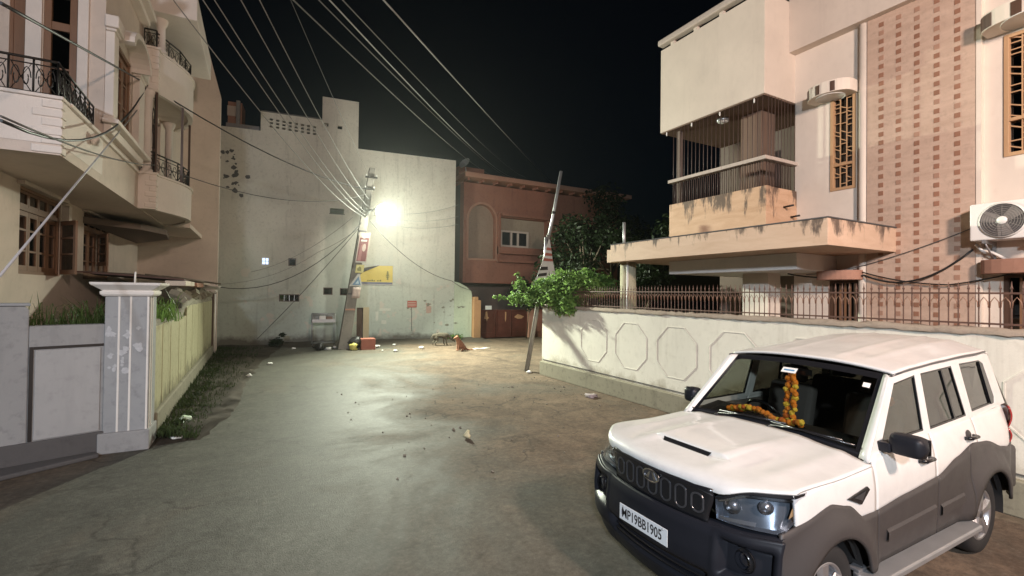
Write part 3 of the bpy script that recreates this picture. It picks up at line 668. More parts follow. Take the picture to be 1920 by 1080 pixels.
shutter_window(11.36, 12.78, 5.62, 7.20, UX, 3)
for ya, yb in ((10.86, 11.26), (12.90, 13.5)):
    mb = MB(); mb.box(UX + .001, UX + .13, ya, yb - .1, 5.52, 7.05); mb.build('pilaster', M_LTRIM, lh, bevel=.01)
    mb = MB(); mb.box(UX + .001, UX + .16, ya - .04, yb - .06, 7.052, 7.10); mb.box(UX + .001, UX + .20, ya - .08, yb - .02, 7.103, 7.32); mb.build('capital', M_LTRIM, lh, bevel=.02)
mb = MB(); mb.box(UX + .001, UX + .16, 10.78, 13.5, 5.44, 5.515); mb.box(UX + .001, UX + .24, 10.72, 13.54, 5.36, 5.438); mb.box(UX + .001, UX + .12, 10.82, 13.46, 5.2, 5.358); mb.build('window_sill', M_LTRIM, lh, bevel=.015)
arc = [(12.07 + .82 * math.cos(math.pi * i / 12), 7.10 + .42 * math.sin(math.pi * i / 12)) for i in range(13)]
arci = [(12.07 + .70 * math.cos(math.pi * i / 12), 7.08 + .34 * math.sin(math.pi * i / 12)) for i in range(13)]
mb = MB(); mb.prism(arc + arci[::-1], fX(UX), .001, .34); mb.build('arched_hood', M_LTRIM, lh)
mb = MB(); mb.box(UX + .001, UX + .30, 9.6, 13.55, 8.62, 8.74); mb.box(UX + .001, UX + .18, 9.6, 13.55, 8.50, 8.618); mb.build('cornice', M_LTRIM, lh, bevel=.015)
mb = MB(); mb.lathe([(.001, -.05), (.09, -.03), (.10, .05), (.001, .08)], (UX + .05, 10.15, 4.87), (1, 0, 0), 12); mb.build('wall_lamp_cap', M_LTRIM, lh)
# stacked bowed balconies
def bow(z0, z1, zr, first):
    Y0, Y1 = 13.62, 17.0
    # pier facing the camera
    mb = MB(); mb.box(UX + .001, -2.17, Y0, Y0 + .16, z0, z1); mb.build('bay_pier', M_LTRIM, lh)
    quoins(-2.17, Y0, z0 + .02, z1 - .02, 6, (.20, .12))
    arcp = [(-2.17 + .50 * math.sin(math.pi * i / 16), 13.80 + 3.1 * i / 16) for i in range(17)]
    o = [(x, y) for x, y in arcp]; inn = [(x - .12, y) for x, y in arcp]
    mb = MB(); mb.prism(o + inn[::-1], fZ(0), z0, z1); mb.build('bowed_parapet', M_LTRIM, lh)
    mb = MB(); mb.prism([(x + .04, y) for x, y in arcp] + [(x - .14, y) for x, y in arcp][::-1], fZ(0), z1 + .001, z1 + .05); mb.box(UX, -2.13, Y0 - .04, Y0 + .179, z1 + .001, z1 + .05); mb.build('bay_coping', M_LTRIM, lh)
    mb = MB(); mb.prism([(UX + .002, Y0 + .17)] + [(x - .125, y) for x, y in arcp] + [(UX + .002, Y1 - .1)], fZ(0), z0 + .03, z0 + .16); mb.build('bay_floor', M_LWALL, lh)
    # railing: straight bit on the pier, then the curve
    m_ = rail_panel((UX + .05, Y0 + .06, 0), (-2.22, Y0 + .06, 0), z1 + .05, zr)
    a = (-2.22, Y0 + .06, 0)
    for i in range(0, 17, 4):
        b = (arcp[i][0] - .06, arcp[i][1], 0)
        q = rail_panel(a, b, z1 + .05, zr, step=.16); k = len(m_.v); m_.v += q.v; m_.f += [tuple(k + j for j in f) for f in q.f]; m_.sm += q.sm; a = b
    m_.build('railing', M_IRON, lh, recalc=False)
bow(4.273, 5.08, 5.62, True)
bow(7.05, 8.03, 8.50, False)
for (x, y, z0, z1) in ((-2.36, 13.72, 5.13, 7.05), (-2.30, 16.2, 5.13, 7.08), (-2.18, 13.95, 8.08, 8.9), (-2.3, 16.2, 8.08, 8.9)):
    mb = MB(); mb.lathe([(.13, 0), (.13, .06), (.095, .09), (.088, z1 - z0 - .18), (.12, z1 - z0 - .12), (.14, z1 - z0 - .06), (.14, z1 - z0)], (x, y, z0), (0, 0, 1), 16); mb.build('column', M_LTRIM, lh)
for z0, z1 in ((5.10, 6.95), (8.0, 8.85)):
    mb = MB(); mb.box(UX - .22, UX - .16, 14.2, 16.2, z0, z1)
    for y in (14.22, 14.7, 15.2, 15.7, 16.15): mb.box(UX - .159, UX - .12, y - .04, y + .04, z0, z1)
    for q in (.1, .5, .9): mb.box(UX - .159, UX - .13, 14.26, 16.1, z0 + (z1 - z0) * q - .05, z0 + (z1 - z0) * q + .05)
    mb.build('bay_door', M_DWOOD, lh)
mb = rail_panel((UX + .04, 13.70, 0), (-2.22, 13.70, 0), 5.70, 6.98, step=.05); mb.build('side_grille', M_IRON, lh, recalc=False)
for x, y in ((-2.20, 13.72), (-1.80, 14.6), (-1.80, 16.0)):
    mb = MB(); mb.box(x - .025, x + .025, y - .025, y + .025, 5.13, 7.06); mb.build('bay_post', M_DWOOD, lh)
mb = MB(); mb.box(UX + .001, -1.42, 13.55, 17.2, 8.9, 9.5); mb.build('bay_roof_slab', M_LTRIM, lh, bevel=.02)
mb = MB(); mb.box(UX + .001, -1.85, 16.95, 20.29, 4.25, 4.272 + .1); mb.build('side_slab', M_LWALL, lh)
mb = MB(); mb.prism([(GX, 14.6), (-2.75, 15.4), (-2.35, 16.4), (-2.5, 18), (GX, 20.2)], fZ(0), 3.95, 4.10); mb.build('lower_awning', M_DARKWALL, lh)
# ground floor windows, one leaf standing open
shutter_window(11.28, 13.2, 2.64, 4.20, GX, 4, transom=3.82)
shutter_window(14.68, 16.85, 2.62, 4.22, GX, 4, transom=3.84)
def open_leaf(y, z0, z1, wdt, ang):
    u = Vector((math.sin(R(ang)), -math.cos(R(ang)), 0)); nn = Vector((0, 0, 1)).cross(u); o = Vector((GX - .02, y, 0))
    P = lambda a, b, d: o + u * a + Vector((0, 0, b)) + nn * d
    mb = MB(); mb.frame(rect(0, wdt, z0, z1), rect(.08, wdt - .08, z0 + .1, z1 - .09), P, -.02, .02)
    for q in (.38, .68): zz = z0 + (z1 - z0) * q; k = [P(.08, zz - .02, -.018), P(wdt - .08, zz - .02, -.018), P(wdt - .08, zz + .02, -.018), P(.08, zz + .02, -.018)]; mb.poly(k); mb.poly([p + nn * .036 for p in k])
    s = mb.build('open_shutter', wood('shutter_wood', (.20, .12, .075), (.29, .18, .12)), lh); mb = MB(); mb.prism(rect(.07, wdt - .07, z0 + .09, z1 - .08), P, -.004, .004); mb.build('pane', M_PANE, s)
open_leaf(13.25, 2.68, 3.80, .60, 40); open_leaf(15.9, 2.98, 3.80, .52, 34)
mb = MB(); mb.box(GX + .001, GX + .10, 11.15, 13.35, 4.20, 4.268); mb.box(GX + .001, GX + .10, 14.55, 17, 4.22, 4.268); mb.build('lintel', M_LWALL, lh)
mb = MB(); mb.box(GX + .001, GX + .12, 13.25, 13.42, 3.75, 4.15); mb.build('meter_box', M_LTRIM, lh)

# ================================================================== LEFT: gate wall, pillar, side wall
A_, B_ = Vector((-2.92, 8.51, 0)), Vector((-1.98, 8.84, 0)); U_ = (B_ - A_).normalized(); N_ = Vector((U_.y, -U_.x, 0))
def W_(s, z, d): return B_ + U_ * s + Vector((0, 0, z)) + N_ * d      # s runs left (negative) from the pillar
fW = lambda a, b, d: W_(a, b, d)
gw = thing('front_wall', tuple(W_(-2, 0, 0)), 'grey rendered front wall with black bordered panel beside the gate pillar', 'wall')
mb = MB(); mb.prism(rect(-.76, .02, 0, 1.88), fW, -.22, 0); mb.build('wall_body', M_CONC, gw, bevel=.012)
mb = MB(); mb.prism([(-9, 0), (-.761, 0), (-.761, 2.10), (-.80, 2.15), (-9, 2.15)], fW, -.25, .004); mb.build('wall_body', M_CONC, gw, bevel=.015)
mb = MB(); mb.prism(rect(-9, -.75, 2.151, 2.19), fW, -.28, .03); mb.build('coping', M_GPILLAR, gw, bevel=.012)
mb = MB(); mb.prism(rect(-9, .02, .0, .33), fW, .004, .05); mb.build('plinth', M_DARKCONC, gw, bevel=.01)
mb = MB(); mb.prism(rect(-.755, -.715, .335, 1.60), fW, .001, .014); mb.prism(rect(-.714, .0, 1.565, 1.60), fW, .001, .014); mb.build('black_border', M_IRON, gw)
mb = MB(); mb.prism(rect(-.70, -.03, .34, 1.55), fW, .0005, .02); mb.build('raised_panel', plaster('panel_render', (.40, .40, .40), (.16, .16, .17), .35, .3), gw, bevel=.008)
gp = thing('gate_pillar', (-1.7, 9.05, 0), 'grey marbled gate pillar with white lines and white moulded cap', 'pillar')
x0, x1, y0, y1 = -1.965, -1.44, 8.80, 9.32
mb = MB(); mb.box(x0, x1, y0, y1, 0, 2.285); mb.build('shaft', M_GPILLAR, gp, bevel=.01)
mb = MB(); mb.box(x0 - .05, x1 + .03, y0 - .05, y1 + .04, 0, .30); mb.build('base', M_CONC, gp, bevel=.015)
for xx in (-1.80, -1.665, -1.46):
    mb = MB(); mb.box(xx - .012, xx + .012, y0 - .008, y0 - .0005, .301, 2.284); mb.build('white_line', M_WHITE, gp)
for yy in (8.86, 9.0):
    mb = MB(); mb.box(x1 + .0005, x1 + .008, yy - .014, yy + .014, .301, 2.284); mb.build('white_line', M_WHITE, gp)
def capstone(par, x0, x1, y0, y1, z, mat, s=1.0):
    mb = MB(); rings = []
    for o, zz in ((.02, 0), (.05, .03), (.055, .07), (.03, .085), (.14, .17), (.15, .205)):
        o *= s; rings.append([(x0 - o, y0 - o, z + zz * s), (x1 + o, y0 - o, z + zz * s), (x1 + o, y1 + o, z + zz * s), (x0 - o, y1 + o, z + zz * s)])
    for a, b in zip(rings, rings[1:]):
        for i in range(4): j = (i + 1) % 4; mb.poly([a[i], a[j], b[j], b[i]])
    mb.poly(rings[0][::-1]); mb.poly(rings[-1]); return mb.build('cap', mat, par, bevel=.006)
capstone(gp, x0, x1, y0, y1, 2.286, M_WHITE)
mb = MB(); mb.tube([(-1.66, 8.98, 2.49), (-1.655, 8.98, 2.66)], .012, 6); mb.build('lamp_pin', M_WHITE, gp)
rnd = random.Random(11)
for i in range(22):                                             # torn remains of posters
    xx = rnd.choice((-1.90, -1.86, -1.74, -1.71, -1.57)) + rnd.uniform(-.03, .03); zz = rnd.uniform(1.18, 1.82); r = rnd.uniform(.02, .055)
    pts = [(xx + math.cos(a * math.pi / 4) * r * rnd.uniform(.3, 1.5), zz + math.sin(a * math.pi / 4) * r * rnd.uniform(.6, 1.4)) for a in range(8)]
    mb = MB(); mb.prism(pts, fY(y0), -.0032 - i * .0004, -.0012); mb.build('poster_scrap', plain('torn_paper', (.47, .48, .50), .85, var=.3, vs=30, bmp=0), gp)
sw = thing('side_wall', (-1.5, 15, 0), 'yellow green side wall of upright panels running back beside the grass verge', 'wall')
mb = MB(); mb.box(-1.72, -1.50, 9.325, 12.6, 0, 1.86); mb.box(-1.72, -1.50, 12.6, 21.0, 0, 2.10); mb.build('wall_body', plain('groove_brown', (.045, .04, .025), .95, bmp=0), sw)  # near black brown body, shows in the panel grooves
mb = MB(); mb.box(-1.499, -1.40, 9.33, 21.0, 0, .42); mb.build('plinth', M_PLINTH, sw, bevel=.02)
edges = [9.34, 10.0, 10.85, 11.9, 13.0, 14.1, 15.4, 16.8, 18.2, 19.6]
for i, (a, b) in enumerate(zip(edges, edges[1:])):
    mb = MB(); mb.box(-1.4995, -1.45, a + .03, b - .03, .425, (1.80 if a < 12 else 2.02)); mb.build('panel', M_YWALL, sw, bevel=.01)
rnd = random.Random(21); mb = MB(); rows = []
for i in range(31):
    y = 9.33 + i * (21 - 9.33) / 30; z = (1.86 if y < 12.5 else 2.10) + rnd.uniform(0, .07); rows.append([(-1.745, y, z - .08), (-1.73, y, z), (-1.52, y, z + rnd.uniform(-.02, .04)), (-1.455 + rnd.uniform(-.03, .02), y, z - .01), (-1.46, y, z - .1 - rnd.uniform(0, .1))])
mb.grid(rows); mb.build('broken_top', M_PLINTH, sw)
ep = thing('end_pillar', (-1.5, 20, 0), 'narrow white capped pillar at the far end of the yellow green side wall', 'pillar')
mb = MB(); mb.box(-1.74, -1.40, 19.65, 20.25, 0, 2.28); mb.build('shaft', M_DARKWALL, ep); capstone(ep, -1.74, -1.40, 19.65, 20.25, 2.282, M_WHITE, 1.2)
mb = MB(); mb.tube([(-1.36, 19.6, .05), (-1.36, 19.6, 2.26)], .035, 8); mb.build('pipe', M_PLASTICW, ep)
# collapsed awning and rubble heaped behind the side wall
aw = thing('broken_awning', (-2.6, 17, 2.2), 'collapsed brown awning roof with pale broken slabs behind the side wall', 'awning')
mb = MB(); P = [[(-3.6, 13.6 + .9 * i, 2.78 + .03 * math.sin(i * 2.1)), (-2.6, 13.5 + .9 * i, 2.72 + .05 * math.sin(i * 1.3)), (-1.55, 13.4 + .9 * i, 2.60 + .05 * math.sin(i * 1.7 + 1))] for i in range(8)]
mb.grid(P, False); mb.build('tin_roof', plain('brown_tin', (.10, .05, .04), .7, var=.4, vs=4), aw, solid=.03)
for k, (xa, ya, xb, yb, z) in enumerate(((-1.9, 13.2, -1.5, 14.9, 2.48), (-1.85, 15.0, -1.45, 16.6, 2.46), (-1.8, 16.7, -1.45, 18.6, 2.55))):
    mb = MB(); mb.box(xa, xb, ya, yb, z, z + .12); mb.build('slab_piece', M_PINKL if k % 2 else M_WHITEBOX, aw, bevel=.02)
for k in range(3):
    mb = MB(); mb.tube([(-2.4, 14 + k * 2.2, 2.74 + k * .02), (-1.25 + k * .05, 14.4 + k * 2.2, 2.60)], .03, 6); mb.build('pole_end', M_BARK, aw)
rb = MB(); rnd = random.Random(33)
for i in range(46):
    c = Vector((rnd.uniform(-1.72, -1.5), rnd.uniform(12.6, 19.4), 2.12 + abs(rnd.gauss(0, .09)))); s_ = rnd.uniform(.04, .13)
    ax = Vector((rnd.random() - .5, rnd.random() - .5, rnd.random() - .5)).normalized(); ay = ax.orthogonal().normalized(); az = ax.cross(ay)
    rb.obox(c, ax * s_, ay * s_ * .8, az * s_ * .6)
rb.build('rubble', M_PLINTH, kind='stuff', label='heap of broken masonry lying along the top of the side wall', cat='rubble')

# ================================================================== FAR: grey building
SA, SB = Vector((-1.7, 23.5, 0)), Vector((10.1, 22.2, 0)); SU = (SB - SA).normalized(); SN = Vector((SU.y, -SU.x, 0))
def G(s, z, d): return SA + SU * s + Vector((0, 0, z)) + SN * d
fG = lambda a, b, d: G(a, b, d)
def sx(x): return (x - SA.x) / SU.x
gb = thing('building', tuple(G(5, 0, 0)), 'tall blank grey green building with stepped parapet behind the utility pole', 'building')
H = []
for i in range(8):
    for j in range(3):
        s = sx(.36) + i * .252; z = 9.98 - j * .155 - i * .012; H.append((s - .065, s + .065, z - .045, z + .045))
# windows and vents of the lower wall: (s0, s1, z0, z1)
V = [(sx(2.83), sx(3.44), 6.0, 6.25), (sx(.07), sx(.38), 3.52, 3.86), (sx(1.14), sx(1.45), 3.51, 3.86), (sx(.79), sx(1.61), 1.91, 2.24), (sx(2.60), sx(3.0), 2.23, 2.57), (sx(3.31), sx(3.67), 2.21, 2.55), (sx(4.07), sx(4.36), .0, 1.64)]
mb = MB(); wallgrid(mb, SA, SU, SN, -3, sx(8.75), 0, 9.15, V, .25); mb.build('wall', M_GREY, gb)
mb = MB(); wallgrid(mb, SA, SU, SN, -3, sx(-.05), 9.15, 9.42, [], .25); mb.build('parapet', M_GREY, gb)
mb = MB(); wallgrid(mb, SA, SU, SN, sx(-.05), sx(2.44), 9.15, 10.28, H, .16); mb.build('pierced_parapet', M_GREY, gb)
mb = MB(); wallgrid(mb, SA, SU, SN, sx(2.44), sx(4.02), 9.15, 11.36, [(sx(2.52), sx(2.70), 10.0, 10.16), (sx(3.1), sx(3.3), 9.96, 10.12)], .2); mb.build('stair_tower', M_GREY, gb)
mb = MB(); mb.prism([(-3, .0), (sx(8.75), 0), (sx(8.75), 9.1), (-3, 9.1)], fG, -8, -7.8); mb.prism(rect(-3, sx(8.75), 9.0, 9.12), fG, -8, -.26); mb.prism(rect(sx(8.75) - .2, sx(8.75), 0, 9.0), fG, -7.8, -.251); mb.prism(rect(-3, -2.8, 0, 9.0), fG, -7.8, -.251); mb.build('shell', M_DARKWALL, gb)
mb = MB(); mb.prism(rect(sx(2.44), sx(2.64), 9.13, 11.3), fG, -2.5, -.201); mb.prism(rect(sx(3.82), sx(4.02), 9.13, 11.3), fG, -2.5, -.201); mb.prism(rect(sx(2.44), sx(4.02), 11.3, 11.35), fG, -2.5, -.201); mb.build('tower_shell', M_GREY, gb)
mb = MB(); mb.prism(rect(sx(-.05), sx(2.44), 10.282, 10.33), fG, -.2, .03); mb.build('parapet_coping', M_DARKCONC, gb)
for k, (a, b, c, d) in enumerate(V[1:6]):
    mb = MB(); mb.frame(rect(a, b, c, d), rect(a + .035, b - .035, c + .035, d - .035), fG, -.06, -.012); f = mb.build('window_frame', M_DWOOD if k else M_WHITE, gb)
    if k == 0:
        mb = MB(); mb.prism(rect(a + .035, b - .035, c + .035, d - .035), fG, -.09, -.08); mb.build('lit_pane', plain('lit_window', (.5, .6, .9), .4, bmp=0, emit=(.55, .72, 1.0, 1.6)), f)
        mb = MB(); mb.prism(rect((a + b) / 2 - .012, (a + b) / 2 + .012, c, d), fG, -.07, -.03); mb.prism(rect(a, b, (c + d) / 2 - .012, (c + d) / 2 + .012), fG, -.069, -.031); mb.build('bar', M_STEEL, f)
    else:
        mb = MB(); mb.prism(rect(a + .035, b - .035, c + .035, d - .035), fG, -.09, -.08); mb.build('pane', M_PANE, f)
        if k == 2:
            mb = MB(); [mb.prism(rect(a + (b - a) * q - .012, a + (b - a) * q + .012, c, d), fG, -.07, -.03) for q in (.25, .5, .75)]; mb.build('bar', M_STEEL, f)
mb = MB(); mb.prism(rect(V[0][0] - .03, V[0][1] + .03, V[0][2] - .03, V[0][2]), fG, -.01, .06); mb.build('sill', M_DARKCONC, gb)
mb = MB(); mb.prism(rect(V[6][0] + .01, V[6][1] - .01, .02, 1.63), fG, -.14, -.10); mb.build('door_leaf', M_DWOOD, gb)
mb = MB(); mb.prism(rect(V[6][1] + .0, V[6][1] + .27, .0, 1.66), fG, .001, .03); mb.build('door_surround', plaster('sand_paint', (.55, .46, .30), (.2, .15, .1), .2, .2), gb)
# roof clutter to the left
tk = thing('roof_shed', tuple(G(sx(-.9), 9.4, -.6)), 'small shed and white post on the flat roof left of the pierced parapet', 'shed')
mb = MB(); mb.prism(rect(sx(-1.45), sx(-.15), 9.42, 9.75), fG, -1.2, -.5); mb.build('low_wall', M_CONC, tk)
mb = MB(); mb.prism(rect(sx(-1.5), sx(-.95), 9.5, 10.95), fG, -2.2, -1.25); mb.build('shed_wall', M_PINKL, tk)
mb = MB(); mb.prism(rect(sx(-1.52), sx(-1.18), 10.3, 10.75), fG, -1.249, -1.2); mb.build('panel', M_WHITEBOX, tk); mb = MB(); mb.prism(rect(sx(-1.15), sx(-1.0), 9.42, 10.98), fG, -1.19, -1.05); mb.build('post', M_CONC, tk)
# mould patches where paint has fallen off (dark flakes proud of nothing: shallow scabs of bare plaster)
rnd = random.Random(17)
for i in range(26):
    s = sx(-1.0) + rnd.gauss(0, .28); z = rnd.uniform(6.4, 8.4); r = rnd.uniform(.03, .13)
    pts = [(s + math.cos(a * math.pi / 4) * r * rnd.uniform(.4, 1.3), z + math.sin(a * math.pi / 4) * r * rnd.uniform(.4, 1.2)) for a in range(8)]
    mb = MB(); mb.prism(pts, fG, .0006, .0024 + i * .0003); mb.build('bare_patch', M_DARKCONC, gb)
rnd = random.Random(19)
for i in range(30):
    s = sx(rnd.uniform(6.2, 9.2)); z = abs(rnd.gauss(1.0, .45)) + .3; r = rnd.uniform(.02, .09)
    pts = [(s + math.cos(a * math.pi / 4) * r * rnd.uniform(.3, 2.0), z + math.sin(a * math.pi / 4) * r * rnd.uniform(.3, 1.0)) for a in range(8)]
    mb = MB(); mb.prism(pts, fG, .0066, .0084 + i * .0003); mb.build('bare_patch', plain('scab_dark', (.24, .24, .19), .9, var=.3, vs=9) if rnd.random() < .6 else plain('scab_pale', (.55, .58, .50), .9, var=.1, vs=9), gb)
mb = MB(); mb.prism([(sx(8.751), 0), (sx(9.70), 0), (sx(9.70), 2.30), (sx(9.66), 2.48), (sx(9.4), 2.72), (sx(9.0), 2.92), (sx(8.751), 2.97)], fG, -.2, 0)
lw = mb.build('yard_wall', M_GREEN, label='pale green yard wall with curved top joining the grey building', cat='wall', bevel=.02)
for k, s in enumerate((.0, .6)):
    pass
# ---- signs on the grey wall
yb = thing('sign_board', tuple(G(sx(4.85), 2.75, .02)), 'yellow sign board with black wedge and small tree emblem on the grey wall', 'sign')
a, b = sx(4.0), sx(5.69); c, d = 2.76, 3.66
M_YEL = plain('yellow_board', (.62, .48, .10), .5, var=.15, vs=3, bmp=0); M_BLK = plain('black_print', (.025, .02, .02), .5, bmp=0); M_NAVY = plain('blue_grey_print', (.13, .14, .20), .5, bmp=0)
mb = MB(); mb.prism(rect(a, b, c, d), fG, .003, .03); mb.build('board', M_YEL, yb)
mb = MB(); mb.frame(rect(a - .02, b + .02, c - .02, d + .02), rect(a, b, c, d), fG, .002, .045); mb.build('frame', M_STEEL, yb)
mb = MB(); mb.prism([(a, c + .40), (a + .05, c + .42), (a + 1.08, d - .002), (a + 1.0, d - .002), (a, c + .68)], fG, .031, .034); mb.prism([(a, c + .42), (a + .28, c + .50), (a, c + .74)], fG, .0311, .0345); mb.build('black_wedge', M_BLK, yb)
mb = MB(); mb.prism([(a, c + .69), (a + 1.0, d - .001), (a, d - .001)], fG, .0312, .0337); mb.build('pale_corner', M_GREY, yb)
mb = MB(); mb.prism(rect(a + .01, b - .01, c + .005, c + .10), fG, .031, .034); mb.build('blue_strip', M_NAVY, yb)
mb = MB(); s = b - .24
for k in range(5): mb.prism([(s - .05 - .015 * (2 - abs(k - 2)) * 2, c + .22 + k * .085), (s + .05 + .015 * (2 - abs(k - 2)) * 2, c + .22 + k * .085), (s + .02, c + .30 + k * .085), (s - .02, c + .30 + k * .085)], fG, .0311 + k * .0002, .0345 + k * .0002)
mb.build('tree_emblem', plain('olive_print', (.16, .15, .04), .5, bmp=0), yb)
mb = MB(); rnd = random.Random(4); s = a + .52
for k in range(9):
    wd_ = rnd.uniform(.035, .075)
    if k != 5: mb.prism(rect(s, s + wd_, c + .135, c + .135 + rnd.uniform(.05, .085)), fG, .031, .0345)
    s += wd_ + .02
mb.build('lettering', plain('olive_print', (.16, .15, .04), .5, bmp=0), yb)
rs = thing('notice_board', tuple(G(sx(6.65), 1.6, .02)), 'small red notice with pale writing lines on the grey wall', 'sign')
a, b, c, d = sx(6.41), sx(6.86), 1.65, 1.98
mb = MB(); mb.prism(rect(a, b, c, d), fG, .012, .03); mb.build('board', plain('red_board', (.42, .09, .06), .5, var=.2, vs=4, bmp=0), rs)
mb = MB()
for z in (1.89, 1.81, 1.73): mb.prism(rect(a + .03, b - .04, z - .016, z + .016), fG, .0305, .033)
mb.build('lettering', plain('pale_print', (.55, .42, .35), .6, bmp=0), rs)
mb = MB(); mb.tube([G((a + b) / 2 - .02, c, .03), G((a + b) / 2 - .01, .8, .03), G((a + b) / 2, .5, .03)], .012, 5); mb.build('drip_pipe', M_DARKCONC, rs)
for k, (x, z, ww, hh, m_) in enumerate(((5.35, 1.55, .55, .12, M_PAPER), (4.98, 1.25, .14, .45, M_PAPER), (5.30, .95, .24, .2, M_PAPER), (7.45, 1.62, .28, .5, plain('faded_red_print', (.50, .36, .30), .8, bmp=0)))):
    rnd = random.Random(40 + k); s = sx(x)
    pts = [(s + q[0] * ww / 2 * rnd.uniform(.8, 1.1), z + q[1] * hh / 2 * rnd.uniform(.8, 1.1)) for q in ((-1, -1), (0, -1.1), (1, -.9), (1.1, 0), (1, 1), (0, .9), (-1, 1), (-.9, 0))]
    mb = MB(); mb.prism(pts, fG, .0024, .0058); mb.build('poster_remnant', plain('old_paste', (.62, .64, .56), .85, var=.12, vs=8, bmp=0) if k < 3 else m_, gb)

# ================================================================== FAR: pink house, gate
ph = thing('house', (13, 23.6, 0), 'two storey salmon pink house with blind arch and recessed window beyond the red gate', 'house')
PY = 23.5
mb = MB(); wallgrid(mb, (0, PY, 0), (1, 0, 0), (0, -1, 0), 9.68, 20.5, 2.95, 8.42, [(9.97, 11.62, 4.30, 7.302), (11.88, 15.1, 5.02, 6.72)], .5)
mb.build('upper_wall', M_PINK, ph)
for sg in (-1, 1):
    ar = [(10.795 + sg * .826, 7.303)] + [(10.795 + sg * .826 * math.cos(math.pi / 2 * i / 10), 6.44 + .86 * math.sin(math.pi / 2 * i / 10)) for i in range(11)]
    mb = MB(); mb.prism(ar, fY(PY), .002, .3); mb.build('spandrel', M_PINK, ph)
mb = MB(); mb.box(9.9, 11.7, PY + .30, PY + .49, 4.2, 7.4); mb.build('niche_wall', plaster('niche_paint', (.30, .22, .17), (.1, .07, .05), .4, .4), ph)
o_ = [(9.86, 4.30)] + [(10.795 - .935 * math.cos(math.pi * i / 16), 6.44 + .98 * math.sin(math.pi * i / 16)) for i in range(17)] + [(11.73, 4.30)]
i_ = [(9.97, 4.301)] + [(10.795 - .825 * math.cos(math.pi * i / 16), 6.44 + .86 * math.sin(math.pi * i / 16)) for i in range(17)] + [(11.62, 4.301)]
mb = MB(); mb.frame(o_, i_, fY(PY), -.05, -.005); mb.build('arch_moulding', M_PINKL, ph)
mb = MB(); mb.box(9.9, 11.7, PY - .08, PY - .001, 4.20, 4.299); mb.build('niche_sill', M_PINKL, ph)
mb = MB(); mb.box(11.70, 15.25, PY - .35, PY - .001, 4.62, 5.0); mb.box(11.70, 15.25, PY - .36, PY - .001, 4.15, 4.28); mb.box(11.70, 11.86, PY - .2, PY - .001, 4.28, 6.9); mb.box(11.9, 15.1, PY - .3, PY - .001, 6.75, 6.92); mb.build('window_bay', M_PINK, ph)
mb = MB(); mb.box(11.85, 15.12, PY + .42, PY + .49, 5.0, 6.74); mb.build('recess_wall', plaster('recess_paint', (.40, .34, .26), (.1, .08, .06), .3, .3), ph)
mb = MB(); mb.frame(rect(12.1, 13.95, 5.08, 6.02), rect(12.2, 13.85, 5.18, 5.92), fY(PY), .30, .419); mb.box(12.74, 12.86, PY + .30, PY + .419, 5.18, 5.92); mb.box(13.2, 13.3, PY + .30, PY + .419, 5.18, 5.92); wf = mb.build('window', M_WHITEBOX, ph)
mb = MB(); mb.box(12.2, 13.85, PY + .39, PY + .40, 5.18, 5.92); mb.build('pane', plain('dark_pane', (.02, .02, .025), .1, bmp=0), wf)
mb = MB(); mb.box(9.45, 21, PY - .75, PY + .6, 8.55, 8.80); mb.build('eave', M_PINKL, ph, bevel=.02)
mb = MB(); mb.box(9.69, 9.80, PY - .5, PY - .001, 8.422, 8.549); bk = mb.build('eave_bracket', M_PINK, ph)
for i in range(1, 12): copy_part(bk, ph, (.86 * i, 0, 0))
mb = MB(); mb.box(9.70, 20.5, PY + .501, PY + .6, 8.40, 8.549); mb.box(9.68, 20.4, PY + .6, 30, 8.4, 8.548); mb.build('roof', M_PINK, ph)
mb = MB(); mb.box(9.66, 11.2, PY + .7, 25.5, 8.801, 9.45); mb.build('parapet_block', M_PINK, ph)
mb = MB(); mb.box(9.70, 20.5, PY + 1.4, PY + 1.6, 0, 2.95); mb.box(9.68, 20.5, PY + .02, 30, 2.952, 3.1); mb.box(9.69, 9.9, PY + .51, 30, 3.1, 8.4); mb.build('ground_wall', M_DARKWALL, ph)
mb = MB(); mb.tube([(9.55, PY - .6, 8.8), (9.5, PY - .62, 9.05)], .02, 6); mb.build('dish_stem', M_STEEL, ph)
mb = MB(); mb.lathe([(.001, .0), (.18, .03), (.32, .10), (.325, .11)], (9.5, PY - .62, 9.2), (-.75, -.35, .5), 20); dsh = mb.build('satellite_dish', M_STEEL, label='grey satellite dish at the left corner of the pink house roof', cat='satellite dish', solid=.01)
ga = thing('gate', (11.6, 22.2, 0), 'rust red sheet metal gate in three panels under the pink house', 'gate')
GYp = 22.2
xs_ = [10.14, 11.06, 12.0, 12.97]
